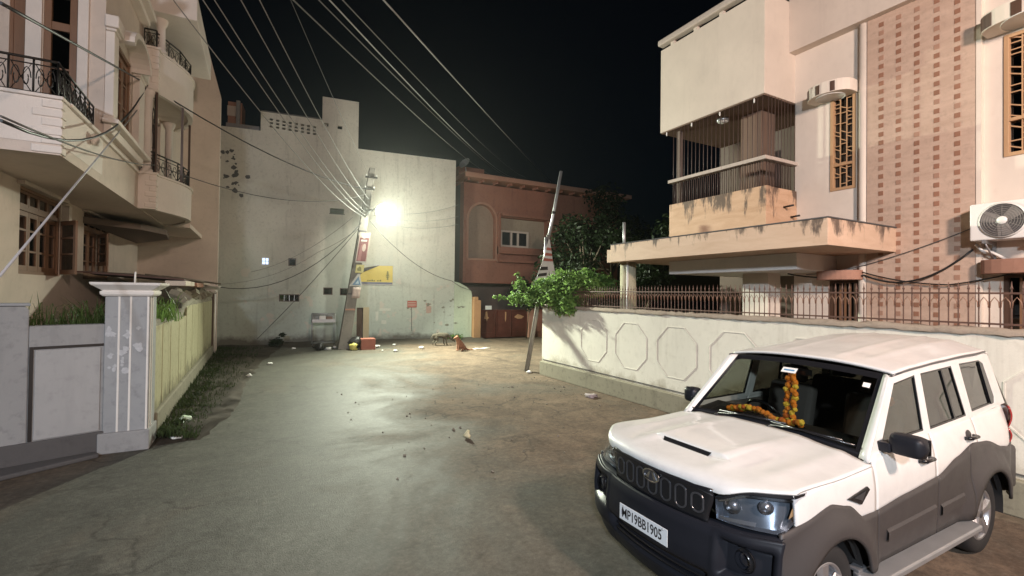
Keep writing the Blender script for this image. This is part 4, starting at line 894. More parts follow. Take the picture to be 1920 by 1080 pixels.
for k in range(3):
    a, b = xs_[k] + .02, xs_[k + 1] - .02
    mb = MB(); mb.frame(rect(a, b, .06, 1.52), rect(a + .05, b - .05, .34, 1.46), fY(GYp), -.03, .03); lf = mb.build('gate_leaf', M_GATE, ga)
    mb = MB(); mb.prism(rect(a + .05, b - .05, .34, 1.46), fY(GYp), -.012, .0); mb.build('sheet', M_GATE, lf)
    rnd = random.Random(60 + k); cx_, cz_ = (a + b) / 2 + (-.08, .1, 0)[k], 1.12
    M_RUSTP = plain('bare_rust_patch', (.44, .25, .13), .8, var=.3, vs=12, bmp=0)
    pts = {0: [(-.07, .3), (.02, .32), (.06, .05), (.14, -.02), (.05, -.08), (.01, -.2), (-.03, -.08), (-.15, -.06), (-.10, .1)], 1: [(-.03, .3), (.05, .27), (.04, -.1), (.0, -.25), (-.03, -.08)], 2: [(-.32, .0), (-.12, .16), (.05, .12), (.3, .03), (.12, -.08), (-.1, -.09)]}[k]
    mb = MB(); mb.prism([(cx_ + p, cz_ + q) for p, q in pts], fY(GYp), -.016, -.0125); mb.build('rust_patch', M_RUSTP, lf)
    mb = MB()
    for i in range(6): mb.box(a + .08 + i * (b - a - .16) / 5 - .018, a + .08 + i * (b - a - .16) / 5 + .018, GYp - .01, GYp + .01, .08, .34)
    mb.build('lower_bar', M_DWOOD, lf)
op = thing('gate_post', (9.9, 22.2, 0), 'orange painted gate post between green yard wall and red gate', 'post')
mb = MB(); mb.box(9.705, 10.1, 22.0, 22.38, 0, 2.02); mb.build('shaft', M_ORANGE, op, bevel=.015); mb = MB(); mb.box(9.72, 9.96, 22.02, 22.36, 2.021, 2.2); mb.build('top_block', M_ORANGE, op, bevel=.02)
gp2 = MB(); gp2.box(12.99, 13.30, 22.02, 22.36, 0, 1.62); gp2.build('gate_post', M_PINKL, label='pale pink gate post right of the red gate, behind the leaning pole', cat='post', bevel=.02)
mb = MB(); mb.box(13.31, 17, 22.1, 22.3, .30, 1.53); mb.box(13.31, 17, 22.12, 22.28, 0, .299); mb.build('yard_wall', M_PINK, label='dull pink yard wall right of the gate, mostly hidden by the cream wall', cat='wall')
hp = MB(); hp.box(10.42, 10.78, 22.14, 22.17, 1.54, 1.74); hp.build('house_plate', M_PLASTICW, label='small white house plate above the left leaf of the red gate', cat='sign')
# dim houses farther down the lane
fh = thing('house', (26, 40, 0), 'dim pale house with roof room far behind the trees', 'house')
mb = MB(); mb.box(24, 31, 40, 48, 0, 12.3); mb.build('wall', M_DARKWALL, fh); mb = MB(); mb.box(25.5, 28.8, 41, 45, 12.3, 13.6); mb.build('roof_room', M_DARKWALL, fh)
for x in (25, 27.2, 29.3):
    for z in (3, 6, 9):
        mb = MB(); mb.box(x, x + 1, 39.96, 39.999, z, z + 1.4); mb.build('window', M_DARK, fh)
# ------------------------------------------------------------------ added volume box: stands in for lens glare round the lamp
mh, th_, bh = new_mat('lamp_glare_haze'); th_.nodes.remove(bh)
pv = th_.nodes.new('ShaderNodeVolumePrincipled'); pv.inputs['Color'].default_value = (.95, .97, .92, 1); pv.inputs['Density'].default_value = GLARE_HAZE; pv.inputs['Anisotropy'].default_value = .82
th_.links.new(pv.outputs[0], th_.nodes['Material Output'].inputs['Volume'])
hz_ = MB(); hz_.box(-30, 36, -14, 52, -1, 17); hz_.build('glare_haze', mh, kind='stuff')
# ================================================================== utility pole with the street lamp
up_ = thing('utility_pole', (3.12, 20.4, 0), 'leaning concrete utility pole carrying the lit street lamp and banners', 'utility pole')
PB, PT = Vector((3.12, 20.4, 0)), Vector((4.18, 20.4, 7.68))
def pol(z, dx=0, dy=0): p = PB.lerp(PT, z / 7.68); return Vector((p.x + dx, p.y + dy, z))
mb = MB()
sec = [(0, .23, .14), (2.5, .20, .125), (5, .165, .11), (7.68, .12, .09)]
ring = [[(pol(z).x + a * wx, 20.4 + b * wy, z) for a, b in ((-1, -1), (1, -1), (1, 1), (-1, 1))] for z, wx, wy in sec]
for a, b in zip(ring, ring[1:]):
    for i in range(4): j = (i + 1) % 4; mb.poly([a[i], a[j], b[j], b[i]])
mb.poly(ring[0][::-1]); mb.poly(ring[-1]); mb.build('shaft', M_POLE, up_, bevel=.015)
for z, L in ((7.25, .5), (6.75, .42), (5.85, .55)):
    mb = MB(); c = pol(z, 0, -.14); mb.obox(c, (L / 2, 0, 0), (0, .03, 0), (0, 0, .035)); mb.build('cross_arm', M_IRON, up_)
    for sgn in (-1, 1):
        q = c + Vector((sgn * L * .42, 0, .035)); mb = MB(); mb.lathe([(.012, 0), (.035, .02), (.022, .04), (.035, .06), (.001, .09)], q, (0, 0, 1), 10); mb.build('insulator', M_PLASTICW, up_)
for z in (1.65, 2.3, 4.95):
    c = pol(z); mb = MB(); mb.box(c.x - .215 + z * .012, c.x + .215 - z * .012, 20.25, 20.55, z - .03, z + .03); mb.build('clamp_band', M_DARKCONC if z != 1.65 else M_PINKL, up_)
sl = thing('street_lamp', MAIN_LAMP, 'lit street lamp glowing white on the leaning utility pole', 'street lamp')
L0 = Vector(MAIN_LAMP); ld = Vector(MAIN_AIM).normalized(); lx = ld.cross(Vector((0, 0, 1))).normalized(); ly = lx.cross(ld)
mb = MB(); mb.tube([pol(5.55, 0, -.12), pol(5.75, .1, -.4), L0 + Vector((-.05, .35, .22)), L0 - ld * .12], .028, 8); mb.build('arm', M_STEEL, sl)
mb = MB(); mb.obox(L0 - ld * .10, lx * .10, ly * .10, ld * .12); mb.build('lamp_body', M_STEEL, sl, bevel=.02)
M_LENS = plain('lit_lens', (1, 1, .9), .3, bmp=0, emit=(1.0, 1.0, .78, 40))
mb = MB(); mb.lathe([(.001, .17), (.10, .155), (.18, .12), (.245, .06), (.275, 0)], L0 - ld * .06, ld, 28); mb.build('lens', M_LENS, sl, recalc=False)
mb = MB(); mb.lathe([(.275, 0), (.30, .01), (.30, -.05), (.12, -.16), (.001, -.17)], L0 - ld * .06, ld, 28); mb.build('lamp_bowl', M_STEEL, sl, recalc=False)
# banners and small boards tied to the pole
def board_on_pole(z0, z1, w, name, mat, dx=.0, th=.02, tilt=None):
    a, b = pol(z0, dx, -.22), pol(z1, dx, -.22); u = Vector((1, 0, 0)); t = (b - a)
    fn = lambda p, q, d: a + u * p + t * q + Vector((0, d, 0)); return fn
bn = thing('banner', pol(3.6, .08, -.22), 'tall red framed poster banner with pale portrait on the leaning utility pole', 'banner')
fn = board_on_pole(3.60, 4.88, .4, 'banner', None, .10)
M_CLOTH = plain('dull_cloth', (.42, .41, .38), .8, var=.2, vs=6, bmp=0); M_BAN = plain('banner_maroon', (.14, .03, .034), .6, var=.25, vs=5, bmp=0); M_SKINP = plain('banner_pale', (.40, .31, .27), .6, bmp=0)  # cloth and prints darkened to offset the close lamp
mb = MB(); mb.prism(rect(-.22, .22, 0, 1), fn, -.012, .01); mb.build('frame', M_SKINP, bn)
mb = MB(); mb.prism(rect(-.185, .185, .05, .82), fn, -.016, -.0125); mb.build('print', M_BAN, bn)
mb = MB(); mb.prism([(-.18, .95), (.18, .95), (.12, .88), (.02, .80), (-.06, .80), (-.13, .88)], fn, -.0205, -.0165); mb.build('swag', M_CLOTH, bn)
mb = MB(); mb.prism([(.04 + .075 * math.cos(i * math.pi / 6), .50 + .13 * math.sin(i * math.pi / 6)) for i in range(12)], fn, -.0215, -.0175); mb.build('portrait', M_SKINP, bn)
mb = MB(); mb.prism([(-.02, .06), (-.16, .06), (-.10, .55), (-.02, .66)], fn, -.0205, -.0165); mb.build('drape', plain('banner_rose', (.24, .09, .09), .6, bmp=0), bn)
mb = MB(); mb.prism(rect(-.13, .12, .70, .76), fn, -.0205, -.0165); mb.prism(rect(-.20, .20, .012, .04), fn, -.0205, -.0165); mb.build('lettering', M_CLOTH, bn)
yq = thing('placard', pol(3.2, .1, -.22), 'small square yellow placard on the pole below the red banner', 'sign')
fn = board_on_pole(3.18, 3.52, .3, '', None, .10)
mb = MB(); mb.prism(rect(-.16, .17, 0, 1), fn, -.01, .008); mb.build('board', plain('pale_yellow', (.42, .37, .14), .5, var=.12, bmp=0), yq); mb = MB(); mb.prism([(-.08, .25), (.08, .2), (.06, .6), (-.02, .8), (-.1, .55)], fn, -.0135, -.0105); mb.build('mark', plain('olive_print', (.16, .15, .04), .5), yq)
tr = thing('placard', pol(2.65, .1, -.22), 'blue triangular placard with white edge on the pole', 'sign')
fn = board_on_pole(2.62, 3.14, .3, '', None, .06)
mb = MB(); mb.prism([(-.27, 0), (.25, 0), (.08, 1), (0, 1)], fn, -.01, .008); mb.build('board', M_CLOTH, tr); mb = MB(); mb.prism([(-.16, .10), (.18, .10), (.045, .80)], fn, -.0135, -.0105); mb.build('blue_field', plain('sign_blue', (.10, .19, .30), .5, bmp=0), tr)
mb = MB(); mb.prism([(-.04, .2), (.10, .2), (.05, .5)], fn, -.0165, -.0138); mb.build('mark', plain('pale_blue', (.40, .50, .55), .5, bmp=0), tr)
pp = thing('paper_notice', pol(2.3, .1, -.22), 'crumpled cream paper notice pasted on the pole under the blue triangle', 'notice')
fn = board_on_pole(2.12, 2.58, .3, '', None, .12)
mb = MB(); mb.grid([[fn(-.17 + .055 * i, j / 4, .012 * math.sin(i * 2 + j)) for i in range(7)] for j in range(5)]); mb.build('sheet', M_SKINP, pp, solid=.004)
# metal shelf stand, plinth box, litter by the pole
st = thing('shelf_stand', (2.55, 22.2, 0), 'old metal tube stand with a grey shelf against the grey building', 'stand')
for x in (2.08, 3.0):
    for y in (22.05, 22.5):
        mb = MB(); mb.tube([(x, y, .0), (x, y, 1.40)], .018, 6); mb.build('leg', M_STEEL, st)
for z in (.12, 1.40):
    mb = MB(); mb.tube([(2.08, 22.05, z), (3.0, 22.05, z), (3.0, 22.5, z), (2.08, 22.5, z), (2.08, 22.05, z)], .016, 6); mb.build('rim_tube', M_STEEL, st)
mb = MB(); mb.box(2.06, 3.02, 22.04, 22.5, 1.02, 1.05); mb.box(2.06, 3.02, 22.03, 22.045, 1.02, 1.16); mb.build('shelf', M_STEEL, st); mb = MB(); mb.box(2.06, 3.0, 22.47, 22.49, 1.05, 1.38); mb.build('back_panel', M_CONC, st)
bx = MB(); bx.box(2.35, 2.62, 22.1, 22.4, 1.051, 1.31); bx.build('carton', M_PLASTICW, label='white carton standing on the metal shelf stand', cat='box', bevel=.01)
bx = MB(); bx.box(2.65, 2.90, 22.12, 22.4, 1.051, 1.28); bx.build('tin', plain('brown_tin2', (.2, .12, .09), .5), label='brown tin beside the white carton on the shelf stand', cat='tin', bevel=.02)
mb = MB(); mb.box(3.72, 4.30, 19.78, 20.25, 0, .46); mb.build('masonry_block', M_REDBRICK, label='low red painted masonry block at the foot of the utility pole', cat='block', bevel=.02)
def lump(name, c, r, mat, label, cat, group=None, seed=0, sq=.6, n=14):
    rnd = random.Random(seed); bm = bmesh.new(); bmesh.ops.create_icosphere(bm, subdivisions=2, radius=1)
    mb = MB(); ph_ = [rnd.uniform(0, 6) for _ in range(6)]
    for v in bm.verts:
        p = v.co; k = 1 + .22 * math.sin(4 * p.x + ph_[0]) + .18 * math.sin(6 * p.y + ph_[1]) + .16 * math.sin(7 * p.z + ph_[2]) + rnd.uniform(-.12, .12)
        mb.v.append(Vector((c[0] + p.x * r * k, c[1] + p.y * r * k, max(.006, c[2] + r * sq * .8 + p.z * r * k * sq))))
    for f in bm.faces: mb.f.append(tuple(v.index for v in f.verts)); mb.sm.append(True)
    bm.free(); return mb.build(name, mat, label=label, cat=cat, group=group, recalc=False)
lump('rubbish_bag', (3.42, 19.9, 0), .19, M_YBAG, 'knotted yellow rubbish bag between the pole and the red block', 'bag', seed=1, sq=.9)
lump('rubbish_bag', (3.55, 20.12, .1), .24, M_BLACKBAG, 'black rubbish bag behind the yellow bag at the pole', 'bag', seed=2, sq=1.0)
lump('rubbish_bag', (2.2, 20.5, 0), .26, M_BLACKBAG, 'flattened black rubbish bag under the metal shelf stand', 'bag', seed=3, sq=.55)
G_L = 'scraps of litter on the road by the grey building'
for i, (x, y, r, lb) in enumerate(((4.46, 20.4, .15, 'crumpled white paper bag right beside the red masonry block'), (4.45, 19.2, .05, 'tiny white paper scrap nearest in front of the red block'), (4.85, 18.7, .10, 'bright white paper ball out on the road before the block'), (5.36, 20.9, .09, 'small pale paper scrap close to the grey wall foot'), (6.11, 19.3, .12, 'flat white paper scrap midway between block and brown dog'), (2.55, 20.5, .12, 'grey paper litter between black bag and pole foot'), (2.85, 20.9, .10, 'pale rag just left of the pole foot'), (1.3, 21.2, .08, 'small pale scrap at the left end of the roadside soil'), (-.2, 14.9, .08, 'lone pale scrap on the dirt right of the verge'), (.35, 17.1, .07, 'small scrap on dirt far along the verge'))):
    lump('litter', (x, y, 0), r, M_PAPER, lb, 'litter', G_L, seed=10 + i, sq=.5)
mb = MB(); mb.grid([[(8.1 + .2 * i, 18.3 + .08 * j, .012 + .02 * ((i * 3 + j) % 2)) for i in range(5)] for j in range(3)]); mb.build('plank', M_PAPER, label='flat pale strip lying on the road before the red gate', cat='litter', solid=.02)
lump('litter', (7.22, 12.2, 0), .07, M_PAPER, 'white scrap at the foot of the leaning steel pole', 'litter', seed=31, sq=.6)
lump('litter', (3.06, 7.14, 0), .055, plain('pale_leaf', (.55, .50, .32), .8), 'curled pale leaf alone in the middle of the near road', 'litter', seed=32, sq=1.2)
lump('litter', (-1.12, 9.15, 0), .075, M_PAPER, 'white plastic scrap in the grass at the gate pillar foot', 'litter', seed=33)
lump('litter', (-1.1, 10.0, .08), .09, plain('pale_green_bag', (.5, .6, .45), .5), 'pale green plastic bag in the verge grass', 'litter', seed=34)
lump('cloth_rag', (6.86, 8.72, 0), .13, plain('grey_rag', (.32, .27, .28), .9, var=.6, vs=25), 'grey crumpled rag on the ground near the cream wall', 'cloth', seed=35, sq=.35)
rb = MB(); rnd = random.Random(50)
for i in range(300):
    k = rnd.random()
    if k < .45: x, y = rnd.uniform(1.5, 7.0), rnd.uniform(5.0, 12)
    elif k < .75: x, y = rnd.uniform(6.4, 7.35), rnd.uniform(3.8, 12.2)
    else: x, y = rnd.uniform(.3, 6), rnd.uniform(19, 21.8)
    s_ = abs(rnd.gauss(.005, .006)) + .003; c = Vector((x, y, s_ * .5))
    ax = Vector((rnd.random() - .5, rnd.random() - .5, rnd.random() * .5)).normalized(); ay = ax.orthogonal().normalized(); rb.obox(c, ax * s_, ay * s_ * .7, ax.cross(ay) * s_ * .6)
rb.build('gravel', plain('pale_gravel', (.20, .18, .145), .9, var=.4, vs=30), kind='stuff', label='loose gravel scattered over the road surface', cat='gravel', recalc=False)
# leaning steel pole at the wall corner
rp = thing('steel_pole', (7.28, 12.45, 0), 'thin leaning steel pole at the corner of the cream wall', 'pole')
mb = MB(); mb.tube([(7.28, 12.45, 0), (7.72, 12.45, 2.4), (8.02, 12.45, 4.25)], .075, 10, r1=.062); mb.build('lower_tube', plain('dull_steel', (.25, .23, .20), .6, .3, var=.3), rp)
mb = MB(); mb.tube([(7.99, 12.45, 4.0), (8.22, 12.45, 5.0), (8.48, 12.45, 6.34)], .05, 10); mb.build('upper_tube', M_STEEL, rp)
mb = MB(); mb.tube([(8.20, 12.45, 4.94), (8.22, 12.45, 5.02)], .062, 10); mb.tube([(7.96, 12.45, 3.95), (8.0, 12.45, 4.1)], .08, 10); mb.build('collar', M_IRON, rp)
mb = MB(); mb.tube([(7.90, 12.40, 4.18), (7.88, 12.40, 3.1)], .05, 8); mb.build('stub_pipe', M_STEEL, rp)
tb = thing('banner', (7.85, 12.3, 2.65), 'white triangular cloth banner with red and green print on the leaning steel pole', 'banner')
fn = lambda p, q, d: Vector((7.30 + p, 12.30 + d - .10 * math.sin(p * 5) * q * (1 - q), 2.55 + q * 1.55))
def sheet(pts, d, mat, name):
    mb = MB(); mb.prism(pts, fn, d, d + .0035); mb.build(name, mat, tb)
sheet([(.10, .07), (.98, .10), (.80, .62), (.68, 1.0), (.63, 1.0), (.50, .70)], 0, M_CLOTH, 'cloth')
M_RED = plain('print_red', (.26, .07, .05), .6, bmp=0); M_GRN = plain('print_green', (.05, .16, .07), .6, bmp=0)
for i in range(3): sheet([(.56 - i * .05, .84 - i * .11), (.735 + i * .035, .83 - i * .11), (.745 + i * .035, .78 - i * .11), (.545 - i * .05, .78 - i * .11)], -.006, M_RED, 'red_lettering')
sheet([(.34, .44), (.86, .46), (.87, .40), (.31, .37)], -.006, M_BLK, 'black_lettering'); sheet([(.24, .30), (.58, .33), (.57, .27), (.21, .24)], -.006, M_BLK, 'black_lettering'); sheet([(.66, .36), (.90, .37), (.90, .29), (.66, .28)], -.006, M_BLK, 'black_lettering')
sheet([(.15, .17), (.93, .22), (.95, .12), (.12, .09)], -.006, M_GRN, 'green_strip')

# ================================================================== animals
def skin_body(name, pts, edges, mat, label, cat, sub=2, root=0):
    me = bpy.data.meshes.new(name); c0 = Vector((sum(p[0] for p in pts) / len(pts), sum(p[1] for p in pts) / len(pts), 0))
    me.from_pydata([Vector(p[:3]) - c0 for p in pts], edges, []); o = bpy.data.objects.new(name, me); COL.objects.link(o); o.location = c0; ORG[o.name] = c0
    m = o.modifiers.new('skin', 'SKIN'); m.use_smooth_shade = True
    if not me.skin_vertices: me.skin_vertices.new()
    for i, p in enumerate(pts):
        me.skin_vertices[0].data[i].radius = (p[3], p[3] if len(p) < 5 else p[4]); me.skin_vertices[0].data[i].use_root = (i == root)
    s = o.modifiers.new('sub', 'SUBSURF'); s.levels = s.render_levels = sub
    me.materials.append(mat); o['label'] = label; o['category'] = cat; return o
M_FURG = plain('grey_fur', (.10, .085, .06), .9, var=.5, vs=8, bmp=.3, bs=90); M_FURB = plain('brown_fur', (.26, .12, .07), .9, var=.4, vs=8, bmp=.3, bs=90)
def dog(cx, cy, z, s, sign, mat, label, sit=False):
    X = lambda x: cx + sign * x * s
    if not sit:   # standing, nose to the ground at +x
        P = [(0, 0, .47, .115), (.22, 0, .49, .125), (.34, 0, .48, .10), (.45, 0, .42, .07), (.55, 0, .30, .062), (.66, 0, .22, .045), (.75, 0, .16, .028), (-.20, 0, .50, .105), (-.27, 0, .50, .07), (-.36, 0, .42, .025), (-.42, 0, .30, .018)]
        E_ = [(0, 1), (1, 2), (2, 3), (3, 4), (4, 5), (5, 6), (0, 7), (7, 8), (8, 9), (9, 10)]
        for sd, ox in ((-1, .02), (1, -.05)):
            k = len(P); P += [(.28 + ox, sd * .075, .36, .055), (.27 + ox, sd * .08, .20, .030), (.29 + ox, sd * .08, .07, .026), (.33 + ox, sd * .08, .02, .028)]; E_ += [(1, k), (k, k + 1), (k + 1, k + 2), (k + 2, k + 3)]
            k = len(P); P += [(-.18 + ox, sd * .08, .35, .065), (-.13 + ox, sd * .085, .25, .040), (-.25 + ox, sd * .085, .15, .026), (-.23 + ox, sd * .085, .03, .026)]; E_ += [(7, k), (k, k + 1), (k + 1, k + 2), (k + 2, k + 3)]
        for sd in (-1, 1):
            k = len(P); P += [(.53, sd * .06, .36, .025), (.52, sd * .10, .34, .010)]; E_ += [(4, k), (k, k + 1)]
    else:         # sitting up, tail along the ground
        P = [(0, 0, .13, .13), (.10, 0, .25, .135), (.19, 0, .37, .115), (.24, -.01, .46, .085), (.29, -.02, .55, .075), (.36, -.04, .55, .060), (.45, -.06, .52, .034), (-.13, .0, .06, .05), (-.30, .05, .03, .026), (-.46, .02, .025, .018)]
        E_ = [(0, 1), (1, 2), (2, 3), (3, 4), (4, 5), (5, 6), (0, 7), (7, 8), (8, 9)]
        for sd in (-1, 1):
            k = len(P); P += [(.22, sd * .07, .30, .050), (.23, sd * .075, .16, .034), (.24, sd * .075, .06, .028), (.29, sd * .08, .025, .030)]; E_ += [(2, k), (k, k + 1), (k + 1, k + 2), (k + 2, k + 3)]
            k = len(P); P += [(.02, sd * .12, .12, .075), (.13, sd * .15, .13, .055), (.06, sd * .15, .05, .035), (.18, sd * .16, .025, .028)]; E_ += [(0, k), (k, k + 1), (k + 1, k + 2), (k + 2, k + 3)]
        for sd in (-1, 1):
            k = len(P); P += [(.28, -.02 + sd * .055, .61, .026), (.27, -.02 + sd * .06, .66, .010)]; E_ += [(4, k), (k, k + 1)]
    P = [(X(p[0]), cy + p[1] * s, z + p[2] * s, p[3] * s) for p in P]
    return skin_body('dog', P, E_, mat, label, 'dog')
dog(7.2, 20.1, 0, 1.0, 1, M_FURG, 'grey brown dog standing nose down at the foot of the green wall')
dog(7.48, 18.0, 0, 1.0, -1, M_FURB, 'reddish brown dog sitting on the road with its tail on the ground', sit=True)

# ================================================================== plants
def leaves(mb, blobs, n, size, seed, jit=.25, shell=.55, flat=0):
    rnd = random.Random(seed); vol = [b[3] ** 2 for b in blobs]
    for i in range(n):
        b = rnd.choices(blobs, vol)[0]
        d = Vector((rnd.gauss(0, 1), rnd.gauss(0, 1), rnd.gauss(0, 1))).normalized(); r = b[3] * (shell + (1 - shell) * rnd.random()) * (1 + rnd.gauss(0, jit * .5))
        zs = b[4] if len(b) > 4 else .8
        c = Vector((b[0] + d.x * r, b[1] + d.y * r, b[2] + d.z * r * zs))
        a = Vector((rnd.gauss(0, 1), rnd.gauss(0, 1), rnd.gauss(0, .7))).normalized(); nn = (d * .5 + Vector((rnd.gauss(0, .7), rnd.gauss(0, .7), .4 + rnd.gauss(0, .5)))).normalized()
        bb = nn.cross(a)
        if bb.length < .1: continue
        bb.normalize(); a = bb.cross(nn); s_ = size * rnd.uniform(.5, 1.6)
        mb.poly([c - a * s_, c - a * s_ * .2 + bb * s_ * .48 + nn * s_ * .1, c + a * s_, c - a * s_ * .2 - bb * s_ * .48 + nn * s_ * .1])
    return mb
bu = thing('bush', (7.75, 10.9, 2.0), 'bright green leafy bush spilling over the corner of the cream wall', 'bush')
blobs = [(7.45, 11.2, 2.35, .50), (7.75, 10.5, 2.62, .45), (7.6, 10.6, 2.25, .45), (7.25, 12.0, 2.30, .38), (7.05, 12.7, 2.25, .30), (6.95, 12.35, 2.65, .22), (7.9, 10.0, 2.55, .38), (7.4, 10.35, 2.05, .30), (8.2, 10.7, 2.85, .40), (8.5, 10.3, 2.7, .4), (7.7, 11.4, 2.75, .40), (7.5, 10.9, 1.98, .28), (7.6, 11.0, 2.85, .38), (7.3, 11.6, 2.6, .36)]
leaves(MB(), blobs, 6800, .052, 5, shell=.3).build('foliage', M_LEAF, bu, recalc=False)
mb = MB(); rnd = random.Random(8)
for b in blobs:
    s0 = Vector((8.05, 11.0, 1.0)); e = Vector(b[:3]); m_ = s0.lerp(e, .55) + Vector((0, 0, .35)); mb.tube([s0, m_, e], .022, 5, r1=.006)
mb.build('branch', M_BARK, bu, recalc=False)
for i_, (q0, q1) in enumerate((((7.2, 12.1, 2.3), (6.94, 12.5, 3.0)), ((7.1, 12.5, 2.2), (6.5, 13.1, 2.28)))):
    sp = MB(); sp.tube([q0, q1], .010, 4, r1=.004); leaves(sp, [tuple(Vector(q0).lerp(Vector(q1), k / 6)) + (.09,) for k in range(7)], 150, .05, 6 + i_, shell=.1).build('shoot', M_LEAF, bu, recalc=False)
def tree(name, x, y, h, blobs, n, size, mat, label, seed, tr=.14):
    t = thing(name, (x, y, 0), label, 'tree'); mb = MB(); rnd = random.Random(seed)
    mb.tube([(x, y, 0), (x + .1, y + .05, h * .35), (x - .05, y, h * .6)], tr, 8, r1=tr * .6)
    for b in blobs: mb.tube([(x - .05, y, h * (.35 + .25 * rnd.random())), ((x + b[0]) / 2, (y + b[1]) / 2, (h * .55 + b[2]) / 2 + .1), b[:3]], tr * .45, 5, r1=.015)
    mb.build('trunk', M_BARK, t, recalc=False); leaves(MB(), blobs, n, size, seed, shell=.35).build('crown', mat, t, recalc=False); return t
def rb_(x, y, z, r, n, seed, sp=1.0):
    rnd = random.Random(seed); return [(x + rnd.gauss(0, sp), y + rnd.gauss(0, sp), z + rnd.gauss(0, sp * .75), r * rnd.uniform(.6, 1.2)) for _ in range(n)]
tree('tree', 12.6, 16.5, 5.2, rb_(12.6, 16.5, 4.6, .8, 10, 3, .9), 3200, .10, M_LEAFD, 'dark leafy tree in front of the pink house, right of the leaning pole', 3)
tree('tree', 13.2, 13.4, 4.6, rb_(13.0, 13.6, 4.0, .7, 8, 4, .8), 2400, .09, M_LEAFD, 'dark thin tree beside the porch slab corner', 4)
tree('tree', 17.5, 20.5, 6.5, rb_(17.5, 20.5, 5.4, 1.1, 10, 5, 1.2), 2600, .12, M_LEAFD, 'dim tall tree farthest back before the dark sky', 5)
bs = thing('bush', (12.4, 21.0, 0), 'dark bush hanging over the gate beside the pink yard wall', 'bush')
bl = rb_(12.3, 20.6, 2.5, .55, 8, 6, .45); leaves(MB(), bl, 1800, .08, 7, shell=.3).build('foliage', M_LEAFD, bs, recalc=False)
mb = MB(); [mb.tube([(12.6, 21.6, 0), (12.5, 21.2, 1.4), b[:3]], .03, 5, r1=.01) for b in bl]; mb.build('branch', M_BARK, bs, recalc=False)
bs = thing('bush', (8.9, 8.9, 1.2), 'dark low shrub behind the iron railing near the bright bush', 'bush')
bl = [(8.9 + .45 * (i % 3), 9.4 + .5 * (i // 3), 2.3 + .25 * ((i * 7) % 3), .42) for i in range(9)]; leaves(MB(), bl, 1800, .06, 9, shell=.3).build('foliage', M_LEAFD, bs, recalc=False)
mb = MB(); [mb.tube([(9.2, 9.8, 0), (9.2, 9.8, 1.4), b[:3]], .03, 5, r1=.01) for b in bl]; mb.build('branch', M_BARK, bs, recalc=False)
wd = MB(); leaves(wd, [(8.6, 22.0, .16, .24, .7), (8.85, 21.95, .2, .2, .8), (8.3, 22.05, .12, .16, .7)], 420, .05, 12, shell=.2); wd.build('weed', M_LEAF, label='small green weed clump at the foot of the pale green yard wall', cat='weed', recalc=False)
def blades(mb, n, fx, hgt, seed, wid=.006, droop=.5, spread=.5):
    rnd = random.Random(seed)
    for i in range(n):
        p = Vector(fx(rnd)); h = hgt * rnd.choice((.45, .6, .8, 1.0, 1.35)) * rnd.uniform(.8, 1.2); a = rnd.uniform(0, 6.283); d = Vector((math.cos(a), math.sin(a), 0)) * rnd.uniform(.2, 1) * spread * h; sdir = Vector((-math.sin(a), math.cos(a), 0)) * wid * rnd.uniform(.7, 1.4)
        q1 = p + d * .35 + Vector((0, 0, h * .6)); q2 = p + d + Vector((0, 0, h * (1 - droop * rnd.random())))
        k = len(mb.v); mb.v += [p - sdir, p + sdir, q1 + sdir * .8, q1 - sdir * .8, q2]; mb.f += [(k, k + 1, k + 2, k + 3), (k + 3, k + 2, k + 4)]; mb.sm += [False, False]
    return mb
def fverge(r):
    y = 8.95 + r.random() ** 1.15 * 13.2; x1 = -.85 + (y - 9) * .085; c = (r.random() ** 1.5); y = y + .5 * math.sin(y * 3.1) * r.random(); y = max(y, 8.95)
    return (-1.36 + (x1 + 1.36) * c, y, .11 * (1 - c))
blades(MB(), 5200, fverge, .12, 13, .007).build('verge_grass', M_GRASSD, kind='stuff', label='ragged dark grass along the foot of the side wall', cat='grass', recalc=False)
mb = MB(); leaves(mb, [(-1.22 + .06 * ((i * 5) % 4), 9.2 + i * .62, .10, .17, .7) for i in range(20) if i % 5 != 3], 1500, .034, 15, shell=.1); mb.build('verge_weeds', M_GRASSD, kind='stuff', label='low broad leaved weeds in the verge beside the side wall', cat='weeds', recalc=False)
for nm, (x, y, z), n, h, lb, sd, m_ in (('grass_tuft', (-2.48, 9.15, 1.80), 330, .40, 'feathery green plant growing behind the grey front wall', 20, M_GRASS), ('grass_tuft', (-2.15, 9.35, 1.78), 110, .46, 'arching long leaved plant left of the gate pillar', 22, M_GRASS), ('grass_tuft', (-1.58, 10.4, 1.84), 260, .44, 'long leaved green plant spilling over the side wall behind the gate pillar', 23, M_LEAF)):
    mb = MB(); wide = .32 if n > 300 else .14
    blades(mb, n, lambda r: (x + r.gauss(0, wide), y + r.gauss(0, .14 if n > 300 else .4 if n > 200 else .1), z), h, sd, .010 if n < 300 else .005, .8, .9)
    mb.build(nm, m_, label=lb, cat='plant', recalc=False)
dk = MB(); leaves(dk, [(.75, 22.0, .25, .22), (.9, 21.9, .55, .14), (.55, 22.1, .2, .2)], 500, .05, 25, shell=.2); dk.build('weed', M_LEAFD, label='dark upright weed clump at the left foot of the grey building', cat='weed', recalc=False)

